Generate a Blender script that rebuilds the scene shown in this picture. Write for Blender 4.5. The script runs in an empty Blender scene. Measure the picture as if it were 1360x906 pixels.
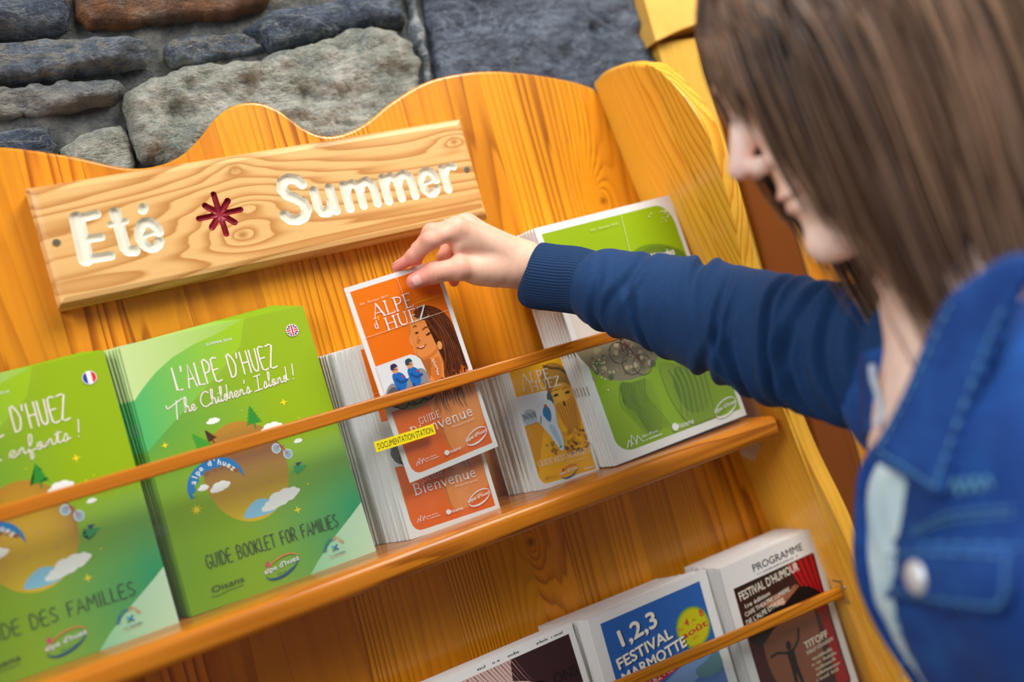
import bpy, bmesh, math, random
import numpy as np
import mathutils.geometry
from mathutils import Vector, Matrix, noise as mnoise
from mathutils.bvhtree import BVHTree

# ------------------------------------------------------------------ camera, world, lights, exposure
SC = bpy.context.scene
COL = SC.collection
FPX = 1221.7                                   # focal length in pixels of the 1360x906 frame
CAM_LOC = Vector((-0.40364, -0.99885, -0.16327))
CAM_ROT = Matrix(((0.87523794, 0.24448382, -0.41735621),
                  (-0.40083611, -0.11632351, -0.90873498),
                  (-0.27071934, 0.96265077, -0.00381281)))
cam_data = bpy.data.cameras.new('camera')
cam_data.sensor_width = 36.0
cam_data.lens = FPX / 1360.0 * 36.0
cam_data.clip_start = 0.02
cam_data.dof.use_dof = True
cam_data.dof.focus_distance = 0.985
cam_data.dof.aperture_fstop = 1.6
cam = bpy.data.objects.new('camera', cam_data)
cam.matrix_world = Matrix.Translation(CAM_LOC) @ CAM_ROT.to_4x4()
COL.objects.link(cam)
SC.camera = cam

world = bpy.data.worlds.new('room_light')
SC.world = world
world.use_nodes = True
world.node_tree.nodes['Background'].inputs[0].default_value = (0.95, 0.96, 1.0, 1)
world.node_tree.nodes['Background'].inputs[1].default_value = 0.19

def area_light(name, loc, target, size, size_y, power, col):
    ld = bpy.data.lights.new(name, 'AREA')
    ld.shape = 'RECTANGLE'; ld.size = size; ld.size_y = size_y
    ld.energy = power; ld.color = col
    o = bpy.data.objects.new(name, ld)
    o.location = loc
    o.rotation_euler = (Vector(target) - Vector(loc)).to_track_quat('-Z', 'Y').to_euler()
    COL.objects.link(o)
    return o
area_light('window_light', (0.55, -1.35, 1.25), (0.12, 0, 0.0), 0.9, 0.7, 30, (1.0, 0.97, 0.93))
area_light('side_window_light', (-1.9, -1.5, 1.15), (0.1, -0.35, -0.1), 1.1, 1.1, 40, (0.97, 0.98, 1.0))
area_light('warm_top_light', (0.45, -0.75, 1.15), (0.3, -0.1, 0.0), 0.5, 0.5, 8.5, (1.0, 0.93, 0.82))  # small warm area light from above, aimed at the rack's right side

SC.view_settings.view_transform = 'Standard'
SC.view_settings.look = 'None'
SC.view_settings.gamma = 1
SC.view_settings.use_curve_mapping = False
SC.view_settings.exposure = 0.0

# ------------------------------------------------------------------ helpers
random.seed(7)
def lin(c):
    """sRGB 0-255 triple or hex string -> linear rgb"""
    if isinstance(c, str):
        c = c.lstrip('#'); c = [int(c[i:i+2], 16) for i in (0, 2, 4)]
    r = []
    for v in c[:3]:
        v = v / 255.0
        r.append(v / 12.92 if v <= 0.04045 else ((v + 0.055) / 1.055) ** 2.4)
    return tuple(r)

def mix(a, b, t):
    return tuple(a[i] * (1 - t) + b[i] * t for i in range(3))

def ray(px, py):
    return CAM_ROT @ Vector(((px - 680) / FPX, (453 - py) / FPX, -1.0))
def at_y(px, py, y):
    """world point on the vertical plane at depth y that the photo shows at this pixel"""
    v = ray(px, py); s = (y - CAM_LOC.y) / v.y
    return CAM_LOC + v * s
def at_d(px, py, d):
    return CAM_LOC + ray(px, py) * d

def new_mesh(name, verts, faces, mat=None, parent=None, smooth=False):
    me = bpy.data.meshes.new(name)
    me.from_pydata([tuple(v) for v in verts], [], [tuple(f) for f in faces])
    me.update()
    if smooth:
        me.polygons.foreach_set('use_smooth', [True] * len(me.polygons))
    o = bpy.data.objects.new(name, me)
    if mat is not None:
        for m in (mat if isinstance(mat, (list, tuple)) else [mat]):
            me.materials.append(m)
    COL.objects.link(o)
    if parent is not None: o.parent = parent
    return o

def bm_obj(name, bm, mat=None, parent=None, smooth=False):
    me = bpy.data.meshes.new(name)
    bm.normal_update(); bm.to_mesh(me); bm.free()
    if smooth:
        me.polygons.foreach_set('use_smooth', [True] * len(me.polygons))
    o = bpy.data.objects.new(name, me)
    if mat is not None:
        for m in (mat if isinstance(mat, (list, tuple)) else [mat]):
            me.materials.append(m)
    COL.objects.link(o)
    if parent is not None: o.parent = parent
    return o

def empty(name, loc=(0, 0, 0), rot=(0, 0, 0)):
    o = bpy.data.objects.new(name, None)
    o.empty_display_size = 0.02
    o.location = loc; o.rotation_euler = rot
    COL.objects.link(o)
    return o

def tag(o, label=None, cat=None, group=None, kind=None):
    if label: o['label'] = label
    if cat: o['category'] = cat
    if group: o['group'] = group
    if kind: o['kind'] = kind
    return o

def copy_tree(o, parent=None):
    c = o.copy(); COL.objects.link(c); c.parent = parent
    for ch in list(o.children):
        if ch.name.startswith('~'): continue
        copy_tree(ch, c)
    return c

def box_bm(bm, lo, hi, bevel=0.0, seg=2):
    r = bmesh.ops.create_cube(bm, size=1.0)
    vs = r['verts']
    for v in vs:
        v.co = Vector([lo[i] + (v.co[i] + 0.5) * (hi[i] - lo[i]) for i in range(3)])
    if bevel > 0:
        es = list({e for v in vs for e in v.link_edges})
        bmesh.ops.bevel(bm, geom=es, offset=bevel, segments=seg, affect='EDGES', profile=0.5)

def tube(pts, radii, n=16, cap=True, up=None):
    """loft round rings along a polyline; returns verts, faces"""
    V = []; F = []
    pts = [Vector(p) for p in pts]
    prev = None
    for i, p in enumerate(pts):
        t = (pts[min(i+1, len(pts)-1)] - pts[max(i-1, 0)]).normalized()
        if prev is None:
            a = Vector(up) if up else (Vector((0, 0, 1)) if abs(t.z) < 0.9 else Vector((1, 0, 0)))
        else:
            a = prev
        s = (a - t * a.dot(t)).normalized(); prev = s
        q = t.cross(s)
        for k in range(n):
            th = 2 * math.pi * k / n
            V.append(p + (s * math.cos(th) + q * math.sin(th)) * radii[i])
    for i in range(len(pts) - 1):
        for k in range(n):
            a = i * n + k; b = i * n + (k + 1) % n
            F.append((a, b, b + n, a + n))
    if cap:
        F.append(tuple(range(n))[::-1]); F.append(tuple((len(pts) - 1) * n + k for k in range(n)))
    return V, F

def catmull(pts, n=8, closed=False):
    P = [Vector(p) for p in pts]; out = []
    N = len(P)
    rng = range(N) if closed else range(N - 1)
    for i in rng:
        p0 = P[(i-1) % N] if (closed or i > 0) else P[0] * 2 - P[1]
        p1 = P[i]; p2 = P[(i+1) % N]
        p3 = P[(i+2) % N] if (closed or i + 2 < N) else P[-1] * 2 - P[-2]
        for k in range(n):
            t = k / n
            out.append(0.5 * ((2*p1) + (-p0+p2)*t + (2*p0-5*p1+4*p2-p3)*t*t + (-p0+3*p1-3*p2+p3)*t*t*t))
    if not closed: out.append(P[-1])
    return out

# ------------------------------------------------------------------ materials
class NT:
    def __init__(self, name):
        self.m = bpy.data.materials.new(name); self.m.use_nodes = True
        self.t = self.m.node_tree; self.t.nodes.clear()
        self.out = self.n('ShaderNodeOutputMaterial')
    def n(self, kind, **kw):
        nd = self.t.nodes.new(kind)
        for k, v in kw.items():
            if k.startswith('i_'):
                key = k[2:]; key = int(key) if key.isdigit() else key.replace('_', ' ')
                nd.inputs[key].default_value = v
            else: setattr(nd, k, v)
        return nd
    def l(self, a, ai, b, bi):
        self.t.links.new(a.outputs[ai], b.inputs[bi])
    def math(self, op, a, b=None, c=None):
        nd = self.n('ShaderNodeMath', operation=op)
        for i, x in enumerate((a, b, c)):
            if x is None: continue
            if isinstance(x, (int, float)): nd.inputs[i].default_value = x
            else: self.t.links.new(x, nd.inputs[i])
        return nd.outputs[0]
    def ramp(self, fac, stops, interp='LINEAR'):
        nd = self.n('ShaderNodeValToRGB'); cr = nd.color_ramp; cr.interpolation = interp
        while len(cr.elements) > 1: cr.elements.remove(cr.elements[-1])
        for i, (p, c) in enumerate(stops):
            e = cr.elements[0] if i == 0 else cr.elements.new(p)
            e.position = p; e.color = (*c, 1) if len(c) == 3 else c
        self.t.links.new(fac, nd.inputs[0])
        return nd.outputs[0]
    def noise(self, vec, scale, detail=3, rough=0.5, dim='3D', w=None, dist=0.0):
        nd = self.n('ShaderNodeTexNoise', noise_dimensions=dim)
        nd.inputs['Scale'].default_value = scale; nd.inputs['Detail'].default_value = detail
        nd.inputs['Roughness'].default_value = rough; nd.inputs['Distortion'].default_value = dist
        if vec is not None: self.t.links.new(vec, nd.inputs['Vector'])
        if w is not None: self.t.links.new(w, nd.inputs['W'])
        return nd.outputs['Fac']
    def mapping(self, vec, scale=(1, 1, 1), loc=(0, 0, 0), rot=(0, 0, 0)):
        nd = self.n('ShaderNodeMapping')
        nd.inputs['Scale'].default_value = scale; nd.inputs['Location'].default_value = loc
        nd.inputs['Rotation'].default_value = rot
        self.t.links.new(vec, nd.inputs['Vector'])
        return nd.outputs[0]
    def coords(self, which='Object'):
        return self.n('ShaderNodeTexCoord').outputs[which]
    def mixc(self, fac, a, b, mode='MIX'):
        nd = self.n('ShaderNodeMix', data_type='RGBA', blend_type=mode)
        for key, x in ((0, fac), (6, a), (7, b)):
            if isinstance(x, (int, float)): nd.inputs[key].default_value = x
            elif isinstance(x, tuple): nd.inputs[key].default_value = (*x[:3], 1)
            else: self.t.links.new(x, nd.inputs[key])
        return nd.outputs[2]
    def bsdf(self, color=None, rough=0.5, bump=None, bump_s=0.2, bump_d=0.001, **kw):
        b = self.n('ShaderNodeBsdfPrincipled')
        if color is not None:
            if isinstance(color, tuple): b.inputs['Base Color'].default_value = (*color[:3], 1)
            else: self.t.links.new(color, b.inputs['Base Color'])
        if isinstance(rough, (int, float)): b.inputs['Roughness'].default_value = rough
        else: self.t.links.new(rough, b.inputs['Roughness'])
        for k, v in kw.items(): b.inputs[k.replace('_', ' ')].default_value = v
        if bump is not None:
            bp = self.n('ShaderNodeBump'); bp.inputs['Strength'].default_value = bump_s
            bp.inputs['Distance'].default_value = bump_d
            self.t.links.new(bump, bp.inputs['Height']); self.t.links.new(bp.outputs[0], b.inputs['Normal'])
        self.t.links.new(b.outputs[0], self.out.inputs[0])
        self.b = b
        return self.m

def flat_mat(name, col, rough=0.5, **kw):
    return NT(name).bsdf(lin(col), rough, **kw)

def pine(name, light, mid, dark, axis='z', rings=11.0, rough=0.32, across=9.0, along=1.15, coat=0.35, knots=(), lines=300.0, spread=0.13):
    """varnished pine: growth rings are the contour lines of a slope across the board plus stretched noise"""
    t = NT(name)
    co = t.coords()
    sc = {'z': (across, across * 0.6, along), 'x': (along, across * 0.6, across), 'y': (across * .6, along, across)}[axis]
    v = t.mapping(co, sc)
    rnd = t.n('ShaderNodeObjectInfo').outputs['Random']
    w = t.math('MULTIPLY', rnd, 37.0)
    f = t.noise(v, 1.0, 1.2, 0.4, '4D', w)
    f2 = t.noise(t.mapping(co, tuple(s * 5 for s in sc)), 1.0, 2, 0.5, '4D', w)
    sep = t.n('ShaderNodeSeparateXYZ'); t.t.links.new(co, sep.inputs[0])
    ax = sep.outputs[{'z': 0, 'x': 2, 'y': 2}[axis]]
    if axis == 'z': ax = t.math('ADD', ax, sep.outputs[1])
    # the slope differs from stave to stave: straight quarter grain on some, cathedral arches on others
    r2 = t.math('FRACT', t.math('MULTIPLY', rnd, 7.31))
    slope = t.math('MULTIPLY', t.math('SUBTRACT', r2, 0.25), lines)
    f3 = t.noise(t.mapping(co, tuple(s * (7 if s > 3 else .8) for s in sc)), 1.0, 1, 0.5, '4D', w)
    fld = t.math('ADD', t.math('ADD', t.math('ADD', t.math('MULTIPLY', f, rings), t.math('MULTIPLY', f3, 2.2)), t.math('MULTIPLY', f2, 0.45)), t.math('MULTIPLY', ax, slope))
    for (kx, ky, kz, rad, amp) in knots:       # growth rings bulge round each knot
        d = t.n('ShaderNodeVectorMath', operation='SUBTRACT'); t.t.links.new(co, d.inputs[0]); d.inputs[1].default_value = (kx, ky, kz)
        s = t.n('ShaderNodeVectorMath', operation='MULTIPLY'); t.t.links.new(d.outputs[0], s.inputs[0])
        s.inputs[1].default_value = (0.45, 0.3, 1) if axis == 'x' else (1, 0.3, 0.4)
        ln = t.n('ShaderNodeVectorMath', operation='LENGTH'); t.t.links.new(s.outputs[0], ln.inputs[0])
        g = t.math('EXPONENT', t.math('MULTIPLY', ln.outputs['Value'], -1.0 / rad))
        fld = t.math('ADD', fld, t.math('MULTIPLY', g, amp))
    fr = t.math('FRACT', fld)
    line = t.ramp(fr, [(0.0, (0.0,)*3), (0.35, (0.10,)*3), (0.72, (0.8,)*3), (0.86, (1,)*3), (0.95, (0.15,)*3), (1.0, (0.0,)*3)])
    fib = t.noise(t.mapping(co, tuple(s * (45 if s > 3 else 9) for s in sc)), 1.0, 3, 0.6)
    big = t.noise(t.mapping(co, tuple(s * 0.9 for s in sc), (3, 7, 1)), 1.0, 1, 0.5, '4D', w)
    amt = t.ramp(big, [(0.38, (0.35,)*3), (0.56, (1, 1, 1))])
    la = t.math('MULTIPLY', line, amt)
    c1 = t.mixc(t.math('MULTIPLY', la, 0.95), lin(light), lin(mid))
    c2 = t.mixc(t.math('MULTIPLY', t.math('POWER', la, 2.2), 0.75), c1, lin(dark))
    c3 = t.mixc(t.math('MULTIPLY', t.math('SUBTRACT', fib, 0.35), 0.55), c2, lin(mid))
    tone = t.n('ShaderNodeHueSaturation')
    t.t.links.new(c3, tone.inputs['Color'])
    t.t.links.new(t.math('ADD', t.math('MULTIPLY', rnd, spread * 2), 1.0 - spread), tone.inputs['Value'])
    t.t.links.new(t.math('ADD', t.math('MULTIPLY', r2, 0.010), 0.495), tone.inputs['Hue'])
    col = tone.outputs[0]
    for (kx, ky, kz, rad, amp) in knots:
        if rad > 0.02: continue
        d = t.n('ShaderNodeVectorMath', operation='SUBTRACT'); t.t.links.new(co, d.inputs[0]); d.inputs[1].default_value = (kx, ky, kz)
        ln = t.n('ShaderNodeVectorMath', operation='LENGTH'); t.t.links.new(d.outputs[0], ln.inputs[0])
        kf = t.ramp(ln.outputs['Value'], [(0.0, (0.85,)*3), (0.0030, (0.65,)*3), (0.0055, (0,)*3)])
        col = t.mixc(kf, col, lin(dark))
    m = t.bsdf(col, rough, bump=line, bump_s=0.10, bump_d=0.0004)
    t.b.inputs['Coat Weight'].default_value = coat
    t.b.inputs['Coat Roughness'].default_value = 0.16
    t.b.inputs['Specular IOR Level'].default_value = 0.3
    return m

M = {}
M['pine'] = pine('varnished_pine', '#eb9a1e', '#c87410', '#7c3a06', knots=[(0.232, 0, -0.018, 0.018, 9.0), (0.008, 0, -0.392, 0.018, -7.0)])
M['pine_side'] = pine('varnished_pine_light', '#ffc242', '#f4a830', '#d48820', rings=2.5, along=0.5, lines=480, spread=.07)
M['pine_x'] = pine('varnished_pine_rail', '#d0801c', '#b4680c', '#844004', axis='x', rings=8, across=22, along=2.5, spread=.02)
M['pine_dark'] = pine('old_dark_pine', '#8e4a12', '#6b330a', '#3f1806', rings=8, spread=.02)
M['pine_pale'] = pine('pale_pine', '#e8b850', '#dba53c', '#b98326', rings=3, spread=.03)
M['pine_panel'] = pine('orange_pine_panel', '#e8921c', '#d88212', '#b86608', rings=5, spread=.05)
M['sign_wood'] = pine('raw_spruce', '#efc27c', '#d9a258', '#b87c3a', axis='x', rings=12, across=10, along=1.3, rough=0.42, coat=0.12, lines=560, spread=.001,
                      knots=[(-0.2227, -0.03, 0.0226, 0.012, 3.5), (0.039, -0.03, 0.0816, 0.010, 3.0), (-0.21, -0.03, 0.050, 0.035, 5.0), (-0.2118, -0.03, 0.0923, 0.010, 2.5)])

def stone_mat(name, c1, c2, c3, vein=None, scale=1.0, rust=None):
    t = NT(name); co = t.coords()
    rnd = t.n('ShaderNodeObjectInfo').outputs['Random']
    w = t.math('MULTIPLY', rnd, 11.0)
    a = t.noise(co, 22 * scale, 8, 0.68, '4D', w, 0.4)
    b = t.noise(t.mapping(co, (1, 1, 3.2), (0, 0, 0), (0, 0.22, 0)), 60 * scale, 6, 0.7, '4D', w)
    c = t.noise(co, 300 * scale, 3, 0.6, '4D', w)
    col = t.ramp(a, [(0.32, lin(c1)), (0.5, lin(c2)), (0.68, lin(c3))])
    col = t.mixc(t.ramp(b, [(0.45, (0, 0, 0)), (0.62, (0.6,)*3)]), col, lin(c1))
    col = t.mixc(t.math('MULTIPLY', t.ramp(c, [(0.5, (0, 0, 0)), (0.7, (1, 1, 1))]), 0.5), col, lin(c3))
    if rust:
        r = t.noise(co, 9 * scale, 5, 0.6, '4D', w)
        col = t.mixc(t.ramp(r, [(0.47, (0, 0, 0)), (0.6, (0.85,)*3)]), col, lin(rust))
    if vein:
        vn = t.noise(t.mapping(co, (1, 1, 2.0), (0, 0, 0), (0, 0.6, 0)), 12 * scale, 7, 0.62, '4D', w, 1.2)
        vf = t.ramp(vn, [(0.475, (0, 0, 0)), (0.5, (0.75,)*3), (0.525, (0, 0, 0))])
        col = t.mixc(vf, col, lin(vein))
    h = t.math('ADD', t.math('MULTIPLY', a, 1.0), t.math('ADD', t.math('MULTIPLY', b, 0.6), t.math('MULTIPLY', c, 0.15)))
    return t.bsdf(col, 0.62, bump=h, bump_s=1.0, bump_d=0.022)
M['stone_dark'] = stone_mat('dark_schist', '#2c3546', '#4b596c', '#8c97a6', vein='#9aa0a0')
M['stone_grey'] = stone_mat('grey_schist', '#444c58', '#727c8a', '#abb4bc', vein='#a8a08c')
M['stone_rust'] = stone_mat('rusty_schist', '#4a3b36', '#7d6a5a', '#b0a090', rust='#a8662f')
M['stone_light'] = stone_mat('pale_lichen_stone', '#74807c', '#bcbdae', '#ece9de')
M['stone_tan'] = stone_mat('tan_grey_stone', '#4c5258', '#8a8f92', '#bdb8ac')
M['stone_slab'] = stone_mat('slate_slab', '#3a4352', '#5a6475', '#7d8898', vein='#8a97a6', scale=0.8)
M['stone_vein'] = stone_mat('white_veined_stone', '#54606c', '#8b959e', '#c9d0d4', vein='#dfe4e6')
_t = NT('mortar'); _c = _t.coords()
_n = _t.noise(_c, 40, 8, 0.7)
M['mortar'] = _t.bsdf(_t.ramp(_n, [(0.3, lin('#33373c')), (0.5, lin('#6a6c6b')), (0.7, lin('#989486'))]), 0.9, bump=_n, bump_s=1, bump_d=0.02)
# ------------------------------------------------------------------ floor, walls
FLOOR_Z = -1.62
t = NT('floor_tiles_stone'); c = t.coords()
nn = t.noise(c, 3, 6, 0.6)
M['floor'] = t.bsdf(t.ramp(nn, [(0.35, lin('#7c6a55')), (0.65, lin('#a08c72'))]), 0.5, bump=nn, bump_s=0.3)
bm = bmesh.new(); box_bm(bm, (-3, -4, FLOOR_Z - 0.05), (3, 0.3, FLOOR_Z))
tag(bm_obj('floor', bm, M['floor']), kind='structure')

# stone wall behind the rack: mortar bed, then each stone as its own piece
WALL_Y = 0.062
bm = bmesh.new()
nx, nz = 90, 60
x0, x1, z0, z1 = -1.3, 0.40, -0.25, 0.95
grid = []
for j in range(nz + 1):
    row = []
    for i in range(nx + 1):
        x = x0 + (x1 - x0) * i / nx; z = z0 + (z1 - z0) * j / nz
        y = WALL_Y + 0.006 * mnoise.fractal(Vector((x * 25, 3, z * 25)), 1.0, 2.0, 4)
        row.append(bm.verts.new((x, y, z)))
    grid.append(row)
for j in range(nz):
    for i in range(nx):
        bm.faces.new((grid[j][i], grid[j][i+1], grid[j+1][i+1], grid[j+1][i]))
box_bm(bm, (-3.0, 0.085, FLOOR_Z), (0.40, 0.25, 1.3))
box_bm(bm, (-3.0, WALL_Y + .01, FLOOR_Z), (-1.3, 0.1, 1.3))
box_bm(bm, (-1.3, WALL_Y + .01, FLOOR_Z), (0.40, 0.1, -0.25))
box_bm(bm, (-1.3, WALL_Y + .01, 0.95), (0.40, 0.1, 1.3))
wall = tag(bm_obj('wall_back', bm, M['mortar'], smooth=False), kind='structure')

def stone(outline_px, mat, depth=0.028, seed=0, rough=0.004, px=True, flat=2.5, step=0.0045):
    """one irregular stone: grid-filled outline whose face bulges and whose rim drops into the mortar"""
    if px: pts = [at_y(x, y, 0.045) for x, y in outline_px]
    else: pts = [Vector((x, 0.045, z)) for x, z in outline_px]
    # ragged outline
    P = []
    N = len(pts)
    for i in range(N):
        a, b = pts[i], pts[(i+1) % N]
        n = max(1, int((b - a).length / 0.006))
        for k in range(n):
            p = a.lerp(b, k / n)
            d = mnoise.noise_vector(p * 70 + Vector((seed, 0, 0))) * 0.0038
            P.append(Vector((p.x + d.x, 0, p.z + d.z)))
    P2 = [Vector((p.x, p.z)) for p in P]; n = len(P2)
    PA = np.array([(p.x, p.y) for p in P2]); PB = np.roll(PA, -1, 0); DD = PB - PA; L2 = (DD ** 2).sum(1) + 1e-12
    gx, gz = np.meshgrid(np.arange(PA[:, 0].min(), PA[:, 0].max(), step), np.arange(PA[:, 1].min(), PA[:, 1].max(), step * .9))
    G = np.stack([gx.ravel(), gz.ravel()], -1) + np.array([[mnoise.noise(Vector((a * 900, b * 900, seed))) * step * .3 for a in (0,)][0] for b in range(gx.size)])[:, None]
    T = np.clip(((G[:, None] - PA) * DD).sum(-1) / L2, 0, 1)
    dist = np.sqrt((((PA + T[..., None] * DD) - G[:, None]) ** 2).sum(-1)).min(1)
    ins = ((PA[:, 1] > G[:, 1:2]) != (PB[:, 1] > G[:, 1:2])) & (G[:, 0:1] < PA[:, 0] + (G[:, 1:2] - PA[:, 1]) / np.where(DD[:, 1] == 0, 1e-9, DD[:, 1]) * DD[:, 0])
    G = G[(ins.sum(1) % 2 == 1) & (dist > step * .45)]
    vv, _, ff, _, _, _ = mathutils.geometry.delaunay_2d_cdt(P2 + [Vector(g) for g in G], [(k, (k + 1) % n) for k in range(n)], [], 1, 1e-6)
    VA = np.array([(v.x, v.y) for v in vv]); T = np.clip(((VA[:, None] - PA) * DD).sum(-1) / L2, 0, 1)
    dist = np.sqrt((((PA + T[..., None] * DD) - VA[:, None]) ** 2).sum(-1)).min(1)
    bm = bmesh.new(); vs = []
    size = min(np.ptp(PA[:, 0]), np.ptp(PA[:, 1]))
    edge_w = min(.022, size * .30)
    for (x, z), e in zip(VA, dist):
        e = min(1.0, e / edge_w); s = Vector((x, seed * 1.7, z))
        h = depth * (.25 + .75 * math.sqrt(1 - (1 - e) ** 2.2)) if e > 1e-3 else depth * .15
        h += min(1, .3 + e) * rough * 1.5 * (mnoise.fractal(s * 45, 0.7, 2.0, 6) + 1.3 * mnoise.fractal(Vector((s.x * 12, s.y, s.z * 26)), 1.0, 2.0, 3))
        # split layers: small steps across the face
        h += rough * 1.8 * (round(2.5 * mnoise.noise(Vector((s.x * 8 + 5 + z * 3, s.y, s.z * 22)))) / 2.5)
        vs.append(bm.verts.new((x, WALL_Y - h, z)))
    for f in ff:
        try: bm.faces.new([vs[k] for k in f])
        except ValueError: pass
    rim = [e for e in bm.edges if e.is_boundary]
    ex = bmesh.ops.extrude_edge_only(bm, edges=rim)
    for v in [g for g in ex['geom'] if isinstance(g, bmesh.types.BMVert)]: v.co.y = WALL_Y + .02
    bmesh.ops.recalc_face_normals(bm, faces=bm.faces)
    if sum(f.normal.y for f in bm.faces) > 0: bmesh.ops.reverse_faces(bm, faces=bm.faces)
    o = bm_obj('stone', bm, mat, wall, smooth=True)
    return o
def sl(o, label): o['label'] = label; return o
sl(stone([(-60, -30), (85, -20), (94, 12), (88, 30), (62, 42), (0, 47), (-60, 50)], M['stone_dark'], seed=1), 'dark blue-grey stone at the top left')
sl(stone([(97, -20), (240, -40), (372, -22), (352, 6), (300, 20), (232, 22), (170, 31), (120, 33), (99, 17)], M['stone_rust'], seed=2), 'rust-brown stone at the top')
stone([(-60, 62), (60, 50), (150, 50), (192, 52), (200, 66), (195, 86), (150, 92), (90, 100), (30, 106), (-60, 112)], M['stone_grey'], seed=3)
stone([(219, 52), (262, 43), (318, 36), (342, 47), (354, 62), (300, 70), (262, 80), (228, 84), (216, 70)], M['stone_grey'], seed=4, depth=0.02)
stone([(324, 34), (362, 13), (420, 2), (475, -8), (530, -14), (540, 30), (498, 34), (440, 46), (400, 54), (362, 65), (350, 50)], M['stone_dark'], seed=5, depth=0.024)
stone([(-60, 120), (50, 108), (120, 102), (160, 103), (170, 118), (150, 132), (110, 140), (40, 150), (-60, 158)], M['stone_tan'], seed=6, depth=0.02)
sl(stone([(163, 124), (200, 103), (262, 86), (345, 80), (372, 66), (430, 52), (488, 37), (525, 42), (548, 58), (561, 80), (558, 120), (556, 180), (490, 215), (400, 235), (260, 245), (180, 205), (166, 160)],
      M['stone_light'], seed=7, depth=0.036, rough=0.006), 'large pale lichen-mottled stone')
stone([(80, 196), (112, 172), (160, 160), (176, 186), (182, 215), (170, 250), (90, 250)], M['stone_light'], seed=8, depth=0.018)
stone([(-60, 172), (40, 164), (66, 166), (74, 188), (70, 230), (-60, 240)], M['stone_dark'], seed=9, depth=0.02)
sl(stone([(560, -40), (700, -60), (850, -50), (848, 0), (860, 40), (876, 90), (872, 140), (740, 180), (600, 160), (583, 112), (578, 62), (566, 20)], M['stone_slab'], seed=10, depth=0.022, rough=0.004), 'smooth slate-grey slab at the right')
sl(stone([(541, -20), (553, -20), (560, 18), (571, 62), (577, 112), (566, 122), (566, 80), (550, 48)], M['stone_vein'], seed=11, depth=0.016, rough=0.003), 'thin white-veined stone sliver')
# the wall goes on above and to the left
rs = random.Random(3)
z = 0.375
mats = [M['stone_dark'], M['stone_grey'], M['stone_rust'], M['stone_light'], M['stone_tan'], M['stone_slab']]
def blockstone(xa, xb, za, zb, k):
    w, h = xb - xa, zb - za
    jig = lambda s: rs.uniform(-s, s)
    pts = []
    for i in range(5): pts.append((xa + w * i / 5 + jig(.004), za + jig(h * .08)))
    pts.append((xb, za + h * .2)); pts.append((xb + jig(.006), za + h * .7))
    for i in range(5): pts.append((xb - w * (i + .3) / 5 + jig(.004), zb + jig(h * .08)))
    pts.append((xa, za + h * .8)); pts.append((xa + jig(.005), za + h * .4))
    stone(pts, mats[rs.randrange(6)], depth=rs.uniform(.016, .03), seed=20 + k, px=False, step=.009)
k = 0
while z < 0.75:
    h = rs.uniform(0.055, 0.10); x = -0.95 + rs.uniform(0, .1)
    while x < 0.33:
        w = rs.uniform(0.14, 0.3); w = min(w, 0.385 - x)
        blockstone(x, x + w - .012, z, z + h - .012, k); k += 1
        x += w
    z += h
for (za, zb) in ((-.02, .07), (.08, .15), (.16, .23), (.24, .30), (.31, .365)):
    blockstone(-0.98 + rs.uniform(-.02, .02), -0.73, za, zb - .008, k); k += 1
    blockstone(-0.72, -0.47 - rs.uniform(.0, .02), za + .005, zb - .006, k); k += 1

# wooden panelling to the right of the stone, each board its own piece
bm = bmesh.new(); box_bm(bm, (0.40, 0.07, FLOOR_Z), (3.0, 0.25, 1.3))
wr = tag(bm_obj('wall_right', bm, M['pine_panel']), kind='structure')
def board(xa, xb, za, zb, ya, yb, mat, name='plank', label=None, bev=0.003):
    bm = bmesh.new(); box_bm(bm, (xa, ya, za), (xb, yb, zb), bev)
    o = bm_obj(name, bm, mat, wr)
    if label: o['label'] = label
    return o
board(0.405, 0.475, FLOOR_Z, 0.185, 0.03, 0.07, M['pine_pale'], label='pale narrow board beside the stone')
board(0.4765, 0.548, FLOOR_Z, 0.185, 0.022, 0.07, M['pine_dark'], label='dark brown board with swirling grain')
board(0.5495, 0.558, FLOOR_Z, 0.30, 0.03, 0.07, M['pine_pale'], label='pale edging strip')
for i in range(22):
    board(0.5595 + i * .1, 0.658 + i * .1, FLOOR_Z, 1.2, 0.034, 0.07, M['pine_panel'])
M['plaster'] = None
t = NT('yellow_plaster'); c = t.coords(); nn = t.noise(c, 14, 5, 0.6)
M['plaster'] = t.bsdf(t.ramp(nn, [(0.3, lin('#eeb64e')), (0.7, lin('#f8c765'))]), 0.7, bump=nn, bump_s=0.3, bump_d=0.004)
# plaster field above the boards, with its lower edge curved like the board top it meets
V = []; F = []
xs = [0.392 + i * 0.01 for i in range(17)]
for x in xs:
    zl = 0.187 + 0.012 * math.sin((x - 0.41) * 22)
    for y in (0.015, 0.07):
        V.append((x, y, zl)); V.append((x, y, 1.25))
for i in range(16):
    a = i * 4
    F += [(a, a+4, a+5, a+1), (a+2, a+3, a+7, a+6), (a, a+2, a+6, a+4)]
F += [(0, 1, 3, 2)]
tag(new_mesh('trim_1', V, F, M['plaster']), kind='structure')['label'] = 'smooth yellow plaster beside the stone wall'

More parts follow.
